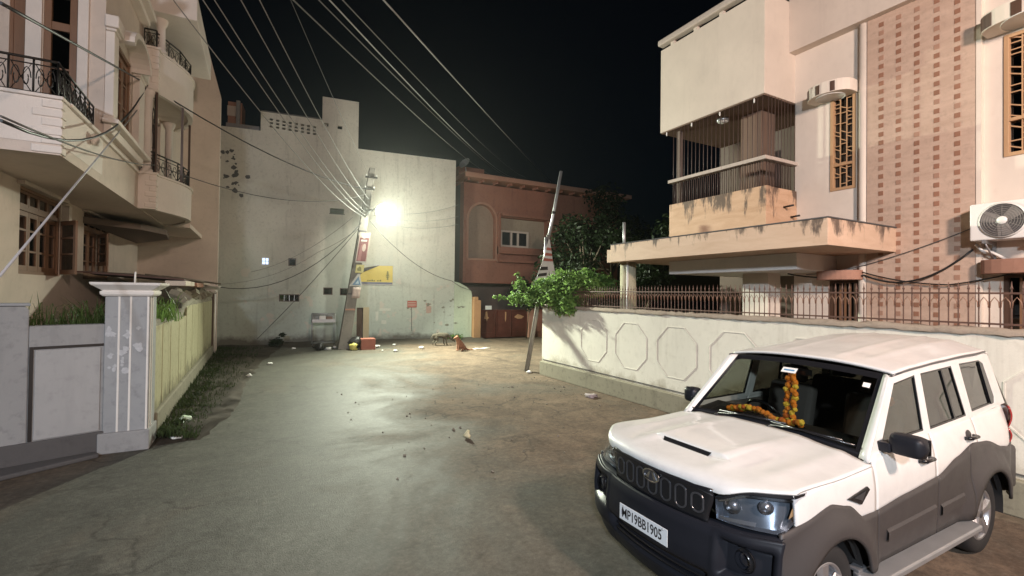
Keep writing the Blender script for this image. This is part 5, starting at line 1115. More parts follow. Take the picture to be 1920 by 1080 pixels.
# ================================================================== overhead wires
def ext(a, b, k): a, b = Vector(a), Vector(b); return a + (b - a) * k
wn = 0
for a, b, s_, lb in (((3.85, 20.3, 5.55), (-.45, 8, 6.65), .55, 'leftmost bright wire rising from the pole across the sky'), ((3.90, 20.3, 5.62), (-.24, 8, 6.73), .50, 'second bright wire from the left above the pole'), ((3.92, 20.3, 5.75), (-.17, 8, 6.75), .45, 'third bright wire, running close to the second one'), ((4.0, 20.3, 6.0), (.06, 8, 6.83), .40, 'fourth bright wire from the left, above the stair tower'), ((4.05, 20.3, 6.3), (.21, 8, 6.87), .32, 'rightmost bright wire of those rising steeply from the pole'), ((4.1, 20.3, 7.2), (.45, 8, 7.0), .15, 'faint dark wire right of the bright ones at the stair tower')):
    cable('overhead_wire', sagline(a, ext(a, b, 1.9), s_ * 1.9, 26), (.0075 if wn < 5 else .005), M_WIRE if wn < 5 else M_GCABLE, lb, 'overhead wires rising from the utility pole', 5); wn += 1
for k, (x0, z0, x1, z1, r) in enumerate(((.98, 7.11, 20.3, 13.4, .014), (1.19, 7.17, 21.2, 13.6, .012), (1.53, 7.28, 21.9, 13.7, .014), (1.61, 7.3, 23.0, 13.9, .012), (1.88, 7.39, 26.0, 13.8, .020))):
    a, b = Vector((x1, 40, z1)), Vector((x0, 8, z0))
    cable('overhead_wire', sagline(ext(b, a, 1.0), ext(a, b, 1.35), (.8, .6, .9, .7, .15)[k], 26), r * .75, M_GCABLE if k not in (2, 4) else M_WIRE, ('lowest faint wire of the right hand bundle over the roofs', 'second faint wire of the right hand bundle', 'glinting middle wire of the right hand bundle', 'fourth wire of the right hand bundle, almost touching the third', 'thickest single wire running right of the bundle to the steel pole')[k], 'bundle of wires crossing the sky to the right', 5)
cable('cable', chain(((-2.13, 6, 5.01), (-2.42, 13.8, 7.25), .0), ((-2.42, 13.8, 7.25), (3.95, 20.25, 6.72), .38)), .017, M_CABLE, 'thick black cable from upper left past the balcony to the pole')
cable('cable', chain(((-2.11, 6, 3.93), (-2.40, 13.78, 7.20), .62)), .016, M_CABLE, 'black cable loop sagging in front of the corner balcony')
cable('cable', chain(((-2.11, 6, 3.97), (-2.2, 13.8, 5.35), .12), ((-2.2, 13.8, 5.35), (3.9, 20.25, 6.5), .55)), .011, M_GCABLE, 'thin grey wire crossing the house front below the arched window')
cable('stay_wire', [(-2.09, 6, 2.50), (-2.46, 13.9, 6.86)], .013, plain('pale_stay', (.36, .35, .36), .5, bmp=0), 'pale straight stay slanting across the ground floor shutters')
cable('cable', chain(((-1.4, 20.0, 2.52), (3.75, 20.25, 5.3), .95)), .016, M_CABLE, 'black cable sagging from the awning to the pole across the grey wall', None)
cable('cable', chain(((3.4, 20.25, 5.5), tuple(G(sx(-.3), 3.2, .03)), .35)), .007, M_GCABLE, 'faint upper wire drooping across the grey wall to the left')
cable('cable', chain(((3.6, 20.25, 5.0), tuple(G(sx(.0), .3, .2)), .12)), .012, M_GCABLE, 'straight dark wire slanting down the grey wall to the ground')
cable('cable', chain(((-1.4, 20.2, 2.6), tuple(G(sx(2.4), 4.2, .2)), .35), (tuple(G(sx(2.4), 4.2, .2)), (3.8, 20.3, 5.2), .1)), .007, M_GCABLE, 'second faint wire drooping low across the grey wall')
cable('cable', chain(((4.1, 20.3, 5.4), tuple(G(sx(8.6), 3.0, .05)), .45), (tuple(G(sx(8.6), 3.0, .05)), (9.8, 22.0, 2.5), .1)), .013, M_GCABLE, 'grey cable drooping from the lamp to the end of the grey wall')
for k, (z, zz) in enumerate(((5.8, 6.9), (5.65, 6.3), (5.4, 5.9))):
    cable('cable', chain(((4.25, 20.3, z), tuple(G(sx(8.9), zz, .05)), .25)), .010, M_WIRE, ('upper', 'middle', 'lower')[k] + ' pale wire running right from the lamp towards the pink house', 'pale wires right of the lamp')
# ================================================================== THE PARKED CAR
CX, CY = 2.6, 2.62
def Wc(x, y, z): return Vector((CX + x, CY + y, z))
car = thing('parked_car', (CX + 2.1, CY, 0), 'white off road car with black grille, dark cladding and marigold garlands inside', 'car')
def paintmat(name, col, rough, coat, spec=.5):
    m, t, b = new_mat(name); p = pos(t)
    d = noise(t, p, 4, 5, .65); g = t.nodes.new('ShaderNodeNewGeometry'); s = t.nodes.new('ShaderNodeSeparateXYZ'); t.links.new(g.outputs['Position'], s.inputs[0])
    t.links.new(mixc(t, ramp(t, d, .45, .95), lin(col), lin(tuple(c * .80 for c in col))), b.inputs['Base Color'])
    t.links.new(ramp(t, d, .2, .9, (rough * .8,) * 3 + (1,), (rough * 1.5,) * 3 + (1,)), b.inputs['Roughness'])
    b.inputs['Specular IOR Level'].default_value = spec; b.inputs['Coat Weight'].default_value = coat; b.inputs['Coat Roughness'].default_value = .08; MATS[name] = m; return m
M_CARW = paintmat('white_car_paint', (.68, .675, .66), .38, .5)
M_CLAD = paintmat('dark_cladding', (.054, .049, .048), .42, .0, .3)
M_BUMP = paintmat('black_bumper', (.014, .015, .020), .40, .0, .22)
M_GLOSSB = plain('gloss_black', (.012, .012, .014), .22, bmp=0)
M_RUB = plain('rubber', (.018, .017, .017), .75, bmp=.15, bs=120)
M_CHROME = plain('chrome', (.75, .75, .77), .15, 1, var=.03, bmp=0)
M_DCHROME = plain('smoked_chrome', (.10, .10, .11), .28, .6, bmp=0)
M_ALLOY = plain('silver_rim', (.50, .50, .52), .28, .8, var=.05, bmp=0)
M_CGLASS = glass('car_glass', (.60, .62, .58), .02, .01); M_CGLASSD = glass('tinted_car_glass', (.32, .32, .30), .03, .01)
M_HLENS = glass('headlight_lens', (.85, .88, .92), .03, .02)
M_SEAT = plain('seat_cloth', (.10, .09, .085), .85, var=.2); M_DASH = plain('dashboard', (.022, .021, .020), .6, bmp=.2); M_BEIGE = plain('beige_trim', (.13, .11, .095), .8)
M_REDL = plain('tail_lens', (.30, .02, .02), .12, bmp=0, coat=.6)
def interp(tab, x):
    if x <= tab[0][0]: return tab[0][1]
    for (a, p), (b, q) in zip(tab, tab[1:]):
        if x <= b:
            t = (x - a) / (b - a); t = t * t * (3 - 2 * t) * .5 + t * .5; return p + (q - p) * t
    return tab[-1][1]
sst = lambda a, b, x: (lambda t: t * t * (3 - 2 * t))(min(1, max(0, (x - a) / (b - a))))
FAX, RAX, WR = .80, 3.43, .365
ZC = [(.26, .925), (.42, .955), (.78, 1.02), (.98, .975), (1.16, .86), (1.34, .855), (1.82, .895), (2.37, .93), (2.75, 1.03), (3.10, 1.10), (3.40, 1.08), (3.75, .98), (3.95, .95), (4.25, .95)]
zc = lambda x: interp(ZC, x)
def hw(x):
    h = .885
    if x < .6: h -= .09 * ((.6 - x) / .6) ** 2
    if x > 3.8: h -= .10 * ((x - 3.8) / .5) ** 2
    return h
def ysd(x, z): return hw(x) - .045 * max(0, (z - .95) / .3) ** 2 - .02 * max(0, (.7 - z) / .3)
ZT = [(.42, 1.140), (1.36, 1.175), (1.45, 1.235), (2.4, 1.275), (3.2, 1.305), (4.22, 1.33)]
zt = lambda x: interp(ZT, x)
def arch(x, r):
    z = .46
    for a in (FAX, RAX):
        if abs(x - a) < r: z = max(z, WR + math.sqrt(r * r - (x - a) ** 2))
    return z
def yclad(x, z):
    h = .885 - (.035 * ((.6 - x) / .35) ** 2 if x < .6 else 0) - (.10 * ((x - 3.8) / .5) ** 2 if x > 3.8 else 0)
    return h - .045 * max(0, (z - .95) / .3) ** 2 - .02 * max(0, (.7 - z) / .3)
def side(name, xa, xb, lo, hi, off, mat, sg, nz=8, dx=.035, solid=.02, base=None):
    base = base or ysd
    n = max(2, int((xb - xa) / dx)); rows = []
    for j in range(nz + 1):
        row = []
        for i in range(n + 1):
            x = xa + (xb - xa) * i / n; z = lo(x) + (hi(x) - lo(x)) * j / nz; row.append(Wc(x, sg * (base(x, z) + off(x, z)), z))
        rows.append(row)
    mb = MB(); mb.grid(rows if sg < 0 else [r[::-1] for r in rows]); return mb.build(name, mat, car, solid=solid, recalc=False)
def flare(x, z):
    o = .012
    for a in (FAX, RAX):
        d = math.hypot(x - a, z - WR)
        if d < .66: o = max(o, .012 + .050 * (1 - sst(.47, .66, d)))
    return o
z0f = lambda x, z: 0
for sg in (-1, 1):
    for nm, a, b in (('fender', .40, 1.372), ('front_door', 1.378, 2.352), ('rear_door', 2.358, 3.232), ('rear_quarter', 3.238, 4.24)):
        p = side(nm, a, b, lambda x: zc(x) - .03, zt, z0f, M_CARW, sg)
        if 'door' in nm:
            hx, hz = ((2.15, 1.10) if nm == 'front_door' else (3.06, 1.155)); y = sg * (ysd(hx, hz) + .012)
            mb = MB(); mb.tube([Wc(hx - .09, y - sg * .01, hz), Wc(hx - .07, y + sg * .03, hz + .004), Wc(hx + .07, y + sg * .03, hz + .004), Wc(hx + .09, y - sg * .01, hz)], .016, 8); mb.build('handle', M_GLOSSB, p)
            mb = MB(); mb.lathe([(.001, .004), (.05, .003), (.062, -.01)], Wc(hx, y - sg * .012, hz), (0, sg, 0), 16); mb.build('handle_cup', M_CLAD, p)
    for nm, a, b in (('front_cladding', .262, 1.372), ('front_door_cladding', 1.378, 2.352), ('rear_door_cladding', 2.358, 2.99), ('rear_cladding', 2.996, 4.25)):
        cl_ = side(nm, a, b, lambda x: arch(x, .435), zc, flare, M_CLAD, sg, nz=9, dx=.022, base=yclad)
    # pressed bar along the lower doors, seam gap behind panels
    for a, b in ((1.50, 2.30), (2.40, 2.85)):
        rows = [[Wc(a + (b - a) * i / 6, sg * (ysd(a, .62) + o), .60 + zz + .03 * i / 6 * (b - a)) for i in range(7)] for o, zz in ((.013, .0), (.030, .012), (.030, .075), (.013, .10))]
        mb = MB(); mb.grid(rows, False); mb.build('door_bar', M_CLAD, car, recalc=False)
    rows = [[Wc(.45 + 3.75 * i / 40, sg * (ysd(.45 + 3.75 * i / 40, z) - .035), max(z, arch(.45 + 3.75 * i / 40, .43) if z < 1 else z)) for i in range(41)] for z in (.46, .9, 1.1)]
    mb = MB(); mb.grid(rows); mb.build('inner_panel', M_DASH, car, recalc=False)
    # fender vent with smoked lens
    vt = [(.97, 1.015), (1.24, 1.055), (1.27, 1.03), (1.15, .945)]
    P = lambda a, b, d: Wc(a, sg * (ysd(a, b) + d), b)
    mb = MB(); mb.prism(vt, P, .001, .012); v = mb.build('fender_vent', M_GLOSSB, car, bevel=.004)
    mb = MB(); mb.prism([(1.05, 1.012), (1.20, 1.032), (1.15, .975)], P, .0125, .016); mb.build('vent_grille', M_DCHROME, v)
    # wheel arch liner
    for ax in (FAX, RAX):
        mb = MB(); mb.grid([[Wc(ax + .45 * math.cos(a), sg * yy, WR + .45 * math.sin(a)) for a in [math.pi * (i / 14) * 1.1 - .15 for i in range(15)]] for yy in (.50, .865)]); mb.build('wheel_arch_liner', M_RUB, car, recalc=False)
# ---- hood with scoop
def xfr(y):
    a = abs(y)
    return .055 + .06 * (a / .5) ** 2 if a < .5 else .115 + .30 * ((a - .5) / .37) ** 1.7
xrr = lambda y: 1.415 - .06 * (y / .8) ** 2
def hoodz(x, y, xf):
    a = abs(y); z = 1.135 + .088 * max(0, (x - .05) / 1.37) ** .75 - (.020 + .032 * sst(.4, 1.0, x)) * (a / .87) ** 2.6
    t = (x - xf) / .09
    if t < 1: z -= (.045 + .018 * sst(.25, .5, a) - .055 * sst(.52, .72, a)) * (1 - t) ** 2
    wide = 1 - sst(.29, .36, a); fl = math.exp(-((a - .36) / .07) ** 2)
    if x >= .455: z += .036 * wide * (1 - sst(.6, 1.35, x) * .75)
    z += .020 * fl * sst(.12, .45, x) * (1 - sst(.9, 1.4, x) * .6) + .010 * math.exp(-((a - .66) / .06) ** 2) * sst(.25, .6, x)
    return z
ys = [-.868 + 1.736 * i / 62 for i in range(63)]
us = sorted([i / 26 for i in range(27)])
rows = []
for k in range(31):
    row = []
    for y in ys:
        xf, xr = xfr(y), xrr(y)
        xs = [xf + (xr - xf) * i / 27 for i in range(28)]
        # keep the scoop lip crisp: two stations at its edge
        st_ = sorted(xs + [.4545, .4555, .44])
        row.append(Wc(st_[k], y, hoodz(st_[k], y, xf)))
    rows.append(row)
mb = MB(); mb.grid(rows); hood_ = mb.build('bonnet', M_CARW, car, solid=.015, recalc=False)
mb = MB(); mb.grid([[Wc(xx, .02 + (-.235 + .47 * i / 12) * ww, hoodz(.46, .02 + (-.235 + .47 * i / 12) * ww, 0) + dz) for i in range(13)] for xx, dz, ww in ((.410, -.030, .93), (.440, .002, 1.0), (.482, .006, .94))]); mb.build('scoop_mouth', M_GLOSSB, car, recalc=False)
for y in (-.28, .28):
    mb = MB(); mb.lathe([(.001, .012), (.010, .010), (.014, 0)], Wc(.98, y + .0, hoodz(.98, y, 0)), (0, 0, 1), 10); mb.build('washer_nozzle', M_GLOSSB, car)
# ---- windscreen, cowl, wipers, roof
def wsp(u, v):      # u -1..1 across, v 0 bottom..1 top
    yb, yt = .775, .675; y = u * (yb + (yt - yb) * v)
    x = (1.43 - .055 * u * u) + ((1.955 + .03 * u * u) - (1.43 - .055 * u * u)) * v - .035 * (1 - u * u) * math.sin(math.pi * v)
    z = (1.225 - .030 * u * u) + ((1.80 - .035 * u * u) - (1.225 - .03 * u * u)) * v
    return Wc(x, y, z)
NU, NV = 20, 10
mb = MB(); mb.grid([[wsp(-.95 + 1.9 * i / NU, .055 + .895 * j / NV) for i in range(NU + 1)] for j in range(NV + 1)]); wsg = mb.build('windscreen', M_CGLASS, car, recalc=False)
nrm = Vector((-.70, 0, .72))
def strip(fu, w0, w1, n=20):
    return [[wsp(*fu(i / n, q)) + nrm * .003 for i in range(n + 1)] for q in (w0, w1)]
mb = MB()
mb.grid([[wsp(-1 + 2 * i / 20, v) + nrm * .004 for i in range(21)] for v in (-.01, .075)]); mb.grid([[wsp(-1 + 2 * i / 20, v) + nrm * .004 for i in range(21)] for v in (.925, 1.0)])
for s_ in (-1, 1): mb.grid([[wsp(s_ * u, .0 + i / 16) + nrm * .004 for i in range(17)] for u in (.945, 1.0)])
mb.build('windscreen_border', M_GLOSSB, car, recalc=False)
mb = MB(); mb.grid([[Wc(xrr(y) - .005, y, hoodz(xrr(y) - .01, y, 0) - .012) for y in [(-.80 + 1.6 * i / 20) for i in range(21)]], [wsp(-1.02 + 2.04 * i / 20, .0) + nrm * .001 for i in range(21)], [wsp(-1.0 + 2.0 * i / 20, .05) + nrm * .006 for i in range(21)]]); mb.build('cowl', M_BUMP, car, recalc=False)
for (u0, u1, v1) in ((.62, -.10, .10), (-.05, -.82, .11)):
    mb = MB(); mb.tube([wsp(u0, .02) + nrm * .03, wsp((u0 + u1) / 2, .07) + nrm * .035, wsp(u1, v1) + nrm * .02], .008, 5); mb.tube([wsp(u0 + .0, .075) + nrm * .018, wsp(u1 - .12, .10) + nrm * .018], .010, 5); mb.lathe([(.02, 0), (.02, .03), (.001, .036)], wsp(u0, .0) + nrm * .01, nrm, 10); mb.build('wiper', M_GLOSSB, car, recalc=False)
GUT = [(1.93, 1.765), (2.3, 1.80), (2.81, 1.83), (3.4, 1.855), (3.95, 1.865), (4.12, 1.85)]
def roofz(x, y):
    a = abs(y) / .735; z = interp(GUT, x) + .062 * (1 - a ** 2.4)
    z += .035 * sst(2.1, 3.4, x) * (1 - sst(.60, 1.0, a)) - .07 * sst(3.85, 4.25, x)
    z += .010 * math.exp(-((abs(y) - .24) / .028) ** 2) * sst(2.05, 2.3, x) + .008 * math.exp(-((abs(y) - .47) / .03) ** 2) * sst(2.05, 2.3, x)
    return z
rows = []
for i in range(40):
    row = []
    for j in range(49):
        v = -1 + j / 24; x0_ = 1.955 + .03 * v * v; x1_ = 4.17 - .10 * v * v; x = x0_ + (x1_ - x0_) * i / 39; hwid = .735 - .045 * sst(3.6, 4.2, x)
        row.append(Wc(x, v * hwid, roofz(x, v * .735)))
    rows.append(row)
mb = MB(); mb.grid(rows); mb.build('roof', M_CARW, car, solid=.02, recalc=False)
mb = MB(); mb.grid([[Wc(1.98 + 2.1 * i / 10, -.66 + 1.32 * j / 6, 1.755 + .02 * i / 10) for j in range(7)] for i in range(11)]); mb.build('headliner', M_BEIGE, car, recalc=False)
mb = MB(); mb.lathe([(.022, 0), (.018, .012), (.001, .018)], Wc(2.12, .10, roofz(2.12, .1)), (0, 0, 1), 12); mb.build('aerial_base', M_GLOSSB, car)
# ---- greenhouse sides
yg = lambda x, z: (.84 - (z - 1.22) * .185) - .035 * sst(3.6, 4.2, x)
for sg in (-1, 1):
    P = lambda a, b, d: Wc(a, sg * (yg(a, b) + d), b)
    fwin = [(1.575, 1.285), (1.955, 1.705), (2.335, 1.745), (2.285, 1.300)]
    rwin = [(2.405, 1.295), (2.445, 1.750), (3.075, 1.775), (3.150, 1.325)]
    qwin = [(3.285, 1.345), (3.245, 1.785), (3.72, 1.790), (3.84, 1.750), (3.945, 1.42), (3.90, 1.365)]
    fo = [(1.34, 1.185), (1.905, 1.755), (2.365, 1.80), (2.352, 1.262)]
    ro = [(2.3525, 1.262), (2.3655, 1.80), (3.16, 1.835), (3.235, 1.295)]
    qo = [(3.2355, 1.295), (3.1605, 1.835), (3.90, 1.855), (4.06, 1.83), (4.19, 1.42), (4.22, 1.33)]
    for nm, o, w_, gl in (('front_door_frame', fo, fwin, M_CGLASS), ('rear_door_frame', ro, rwin, M_CGLASSD), ('rear_pillar_frame', qo, qwin, M_CGLASSD)):
        mb = MB(); mb.frame(o, w_, P, -.035, .0); fr = mb.build(nm, M_CARW, car, bevel=.006)
        cxx = sum(p[0] for p in w_) / len(w_); czz = sum(p[1] for p in w_) / len(w_)
        inn = [((a - cxx) * .955 + cxx, (b - czz) * .94 + czz) for a, b in w_]
        mb = MB(); mb.frame([((a - cxx) * 1.012 + cxx, (b - czz) * 1.015 + czz) for a, b in w_], inn, P, -.022, -.004); mb.build('window_seal', M_GLOSSB, fr)
        mb = MB(); mb.prism([((a - cxx) * .99 + cxx, (b - czz) * .99 + czz) for a, b in w_], P, -.018, -.014); mb.build('window_glass', gl, fr)
        if nm == 'rear_door_frame':
            mb = MB(); mb.prism([(2.905, 1.315), (2.935, 1.315), (2.875, 1.765), (2.845, 1.765)], P, -.02, -.003); mb.build('quarter_light_bar', M_GLOSSB, fr)
        if nm == 'rear_pillar_frame':
            mb = MB(); mb.prism([(3.81, 1.36), (3.90, 1.365), (3.945, 1.42), (3.84, 1.75), (3.74, 1.785)], P, -.02, -.0035); mb.build('black_edge', M_GLOSSB, fr)
    # windscreen pillar skin between screen edge and door frame
    mb = MB(); mb.grid([[wsp(sg * 1.0, t) + nrm * .004 if k == 0 else (P(1.34 + (1.905 - 1.34) * t, 1.185 + (1.755 - 1.185) * t, .002) if k == 2 else (wsp(sg, t).lerp(P(1.34 + (1.905 - 1.34) * t, 1.185 + (1.755 - 1.185) * t, .0), .5) + nrm * .012 + Vector((0, sg * .012, 0)))) for t in [i / 12 for i in range(13)]] for k in range(3)]); mb.build('windscreen_pillar', M_CARW, car, recalc=False, solid=.01)
    mb = MB(); mb.tube([Wc(1.93 + i * .2, sg * (.742 - .045 * sst(3.6, 4.2, 1.93 + i * .2)), interp(GUT, 1.93 + i * .2) + .001) for i in range(11)], .008, 6); mb.build('roof_gutter', M_DCHROME, car, recalc=False)
    # mirror
    mb = MB(); c = Wc(1.60, sg * 1.02, 1.315)
    rr = []
    for i in range(9):
        t = i / 8; yy = sg * (.865 + (.245 if sg < 0 else .16) * t); e = (1 - abs(2 * t - 1) ** 5) ** .4 * .9 + .1 * (t < 1)
        rr.append([Wc(1.60 + .075 * e * (abs(math.cos(a)) ** .6) * (1 if math.cos(a) > 0 else -1), yy, 1.322 + .078 * e * (abs(math.sin(a)) ** .5) * (1 if math.sin(a) > 0 else -1)) for a in [2 * math.pi * k / 20 for k in range(21)]])
    mb.grid(rr); mb.poly(rr[0][:-1]); mb.poly(rr[-1][:-1]); mi = mb.build('wing_mirror', M_BUMP, car)
    mb = MB(); mb.obox(Wc(1.57, sg * .855, 1.285), (.05, 0, 0), (0, .05, 0), (0, .0, .035)); mb.build('mirror_arm', M_BUMP, mi, bevel=.01)
    mb = MB(); mb.prism(rect(-.10, .10, -.058, .058), lambda a, b, d: Wc(1.668 + d, sg * .995 + a, 1.32 + b), 0, .004); mb.build('mirror_glass', M_CHROME, mi)
    # tail lamp
    for z0_, z1_ in ((1.10, 1.31), (.93, 1.085)):
        rows = [[Wc(4.13 + .16 * math.sin(t * math.pi / 2) , sg * (hw(4.2) + .01 - .17 * (1 - math.cos(t * math.pi / 2))), z0_ + (z1_ - z0_) * j / 6) for t in [i / 6 for i in range(7)]] for j in range(7)]
        for j, r in enumerate(rows):
            k = math.sin(math.pi * (j + .4) / 6.8)
            for q in r: q.x += .035 * k; q.y += sg * .02 * k
        mb = MB(); mb.grid(rows); mb.build('tail_light', M_REDL, car, recalc=False, solid=.01)
# rear end (out of sight from the photo's side, kept simple but closed)
rows = [[Wc(4.24 + .06 * (1 - (y / .84) ** 2) - .10 * sst(1.3, 1.85, z), y, z) for y in [-.80 + 1.6 * i / 16 for i in range(17)]] for z in (.9, 1.1, 1.3)]
mb = MB(); mb.grid(rows); mb.build('tailgate', M_CARW, car, recalc=False)
mb = MB(); mb.prism([(-.80, 1.3), (.80, 1.3), (.66, 1.84), (-.66, 1.84)], lambda a, b, d: Wc(4.24 - (b - 1.3) * .22 + d, a, b), -.01, .01); mb.build('rear_window', M_CGLASSD, car)
mb = MB(); mb.box(CX + 4.05, CX + 4.36, CY - .84, CY + .84, .45, .90); mb.build('rear_bumper', M_CLAD, car, bevel=.05, seg=3)
mb = MB(); mb.box(CX + .25, CX + 4.1, CY - .62, CY + .62, .26, .44); mb.build('chassis', M_RUB, car)
# ---- front face: grille, bumper, lamps, plate
def xfb(y):
    a = abs(y); return .055 + .06 * (a / .5) ** 2 if a < .5 else .115 + .155 * ((a - .5) / .385) ** 2
def ffx(y, z):
    x = xfb(y)
    x += interp([(.22, .10), (.36, .03), (.48, -.035), (.66, -.045), (.80, -.03), (.88, .0), (1.0, .012), (1.2, .03)], z); return x
def bz(y): a = abs(y); return .858 + .010 * sst(.40, .56, a) + .020 * sst(.6, .88, a)
rows = []
for j in range(37):
    row = []
    for i in range(121):
        y = -.885 + 1.77 * i / 120; z = .27 + (bz(y) - .27) * j / 36; x = ffx(y, z)
        a = abs(y)
        if .40 < a: x += .0
        # side scoop that carries the fog lamp
        k = sst(.53, .57, a) * (1 - sst(.83, .87, a)) * sst(.56, .60, z) * (1 - sst(.80, .83, z)); x += .070 * k
        # central lower intake set back
        k = (1 - sst(.46, .50, a)) * sst(.40, .42, z) * (1 - sst(.55, .57, z)); x += .07 * k
        row.append(Wc(x, y, z))
    rows.append(row)
mb = MB(); mb.grid(rows); bmp_ = mb.build('front_bumper', M_BUMP, car, recalc=False, solid=.02)
mb = MB(); rows = [[Wc((ffx(y, bz(y)) - .002 if k == 0 else ffx(y, bz(y)) + .012 if k == 1 else max(ffx(y, bz(y)) + .05, xfr(y) + .05)), y, bz(y) + (0, .010, .016)[k]) for y in [-.872 + 1.744 * i / 60 for i in range(61)]] for k in range(3)]; mb.grid(rows); mb.build('bumper_ledge', M_BUMP, car, recalc=False)
for k in range(3):
    mb = MB(); mb.grid([[Wc(ffx(y, .44) + .015 + o, y, .425 + .045 * k + dz) for y in [-.46 + .92 * i / 20 for i in range(21)]] for o, dz in ((.02, 0), (0, .004), (0, .018), (.02, .022))]); mb.build('intake_slat', M_GLOSSB, car, recalc=False)
gw_ = lambda z: .455 + .035 * sst(.88, 1.05, z)
mb = MB(); mb.grid([[Wc(xfr(u * gw_(z)) + .014 - .012 * sst(1.05, 1.1, z), u * gw_(z), z) for u in [-1 + i / 12 for i in range(25)]] for z in [.852 + .0275 * j for j in range(10)]]); gr_ = mb.build('grille', M_GLOSSB, car, recalc=False, solid=.02)
mb = MB(); mb.tube([Wc(xfr(u * .492) - .002, u * .492, 1.088 - .03 * abs(u) ** 3) for u in [-1 + i / 10 for i in range(21)]], .010, 6); mb.build('grille_trim', M_DCHROME, gr_, recalc=False)
for i in range(7):
    yc = (i - 3) * .128; zc_ = .975
    h_ = .085 if abs(i - 3) < 3 else .07
    P = lambda a, b, d: Wc(xfr(a) + .014 + d, a, b)
    ou = [(yc + .050 * math.cos(t) * (1), zc_ + (h_ - .045) * (1 if math.sin(t) > 0 else -1) + .045 * math.sin(t)) for t in [2 * math.pi * (k + .5) / 20 for k in range(20)]]
    ii = [(yc + .036 * math.cos(t), zc_ + (h_ - .045) * (1 if math.sin(t) > 0 else -1) + .032 * math.sin(t)) for t in [2 * math.pi * (k + .5) / 20 for k in range(20)]]
    mb = MB(); mb.frame(ou, ii, P, -.026, .0); sl_ = mb.build('grille_slot', M_DCHROME, gr_, bevel=.003)
    mb = MB(); [mb.prism(rect(yc - .035, yc + .035, zc_ + q - .004, zc_ + q + .004), P, -.010, -.002) for q in (-.045, -.015, .015, .045)]; mb.build('mesh_bar', M_GLOSSB, sl_)
# oval emblem
E_c = Vector((0, 0, 0)); P = lambda a, b, d: Wc(xfr(0) - .012 + d, .0 + a, 1.035 + b)
el = lambda rx, rz, n=28: [(rx * math.cos(2 * math.pi * k / n), rz * math.sin(2 * math.pi * k / n)) for k in range(n)]
mb = MB(); mb.frame(el(.085, .050), el(.072, .038), P, -.014, .0); em = mb.build('emblem', M_CHROME, car, bevel=.003)
mb = MB(); mb.prism(el(.0725, .0385), P, -.004, .002); mb.build('emblem_ground', M_DCHROME, em)
mb = MB(); mb.prism([(-.056, -.021), (-.024, -.028), (-.005, .031), (-.019, .029)], P, -.010, -.0045); mb.prism([(.056, -.021), (.024, -.028), (.005, .031), (.019, .029)], P, -.010, -.0045); mb.build('emblem_wings', M_CHROME, em)
# number plate
P = lambda a, b, d: Wc(ffx(.25, .66) - .035 + d - .0 + .03 * (a / .25) ** 2 * .0, .04 + a, .665 + b)
mb = MB(); mb.prism(rect(-.25, .25, -.062, .062), P, -.004, .0); pl = mb.build('number_plate', plain('plate_white', (.78, .79, .80), .35, var=.03, bmp=0), car, bevel=.002)
mt = Matrix.Translation(P(.012, -.004, -.0045)) @ Matrix(((0, 0, -1, 0), (-1, 0, 0, 0), (0, 1, 0, 0), (0, 0, 0, 1)))
textmesh('MP19BB1905', .105, M_BLK, 'plate_lettering', mt, pl, .0012, width=.415, bold=.0013)
mb = MB(); mb.prism([(.225, -.02), (.205, -.02), (.205, .02), (.225, .02)], P, -.0055, -.0042); mb.build('plate_mark', M_NAVY, pl)
mb = MB(); mb.prism(rect(-.23, .23, -.05, .05), P, .001, .06); mb.build('plate_bracket', M_BUMP, pl)
for s_ in (.21, -.21):
    mb = MB(); mb.lathe([(.001, .006), (.007, .004), (.008, 0)], P(s_ * .98, .048, -.004), (-1, 0, 0), 8); mb.build('screw', M_STEEL, pl)
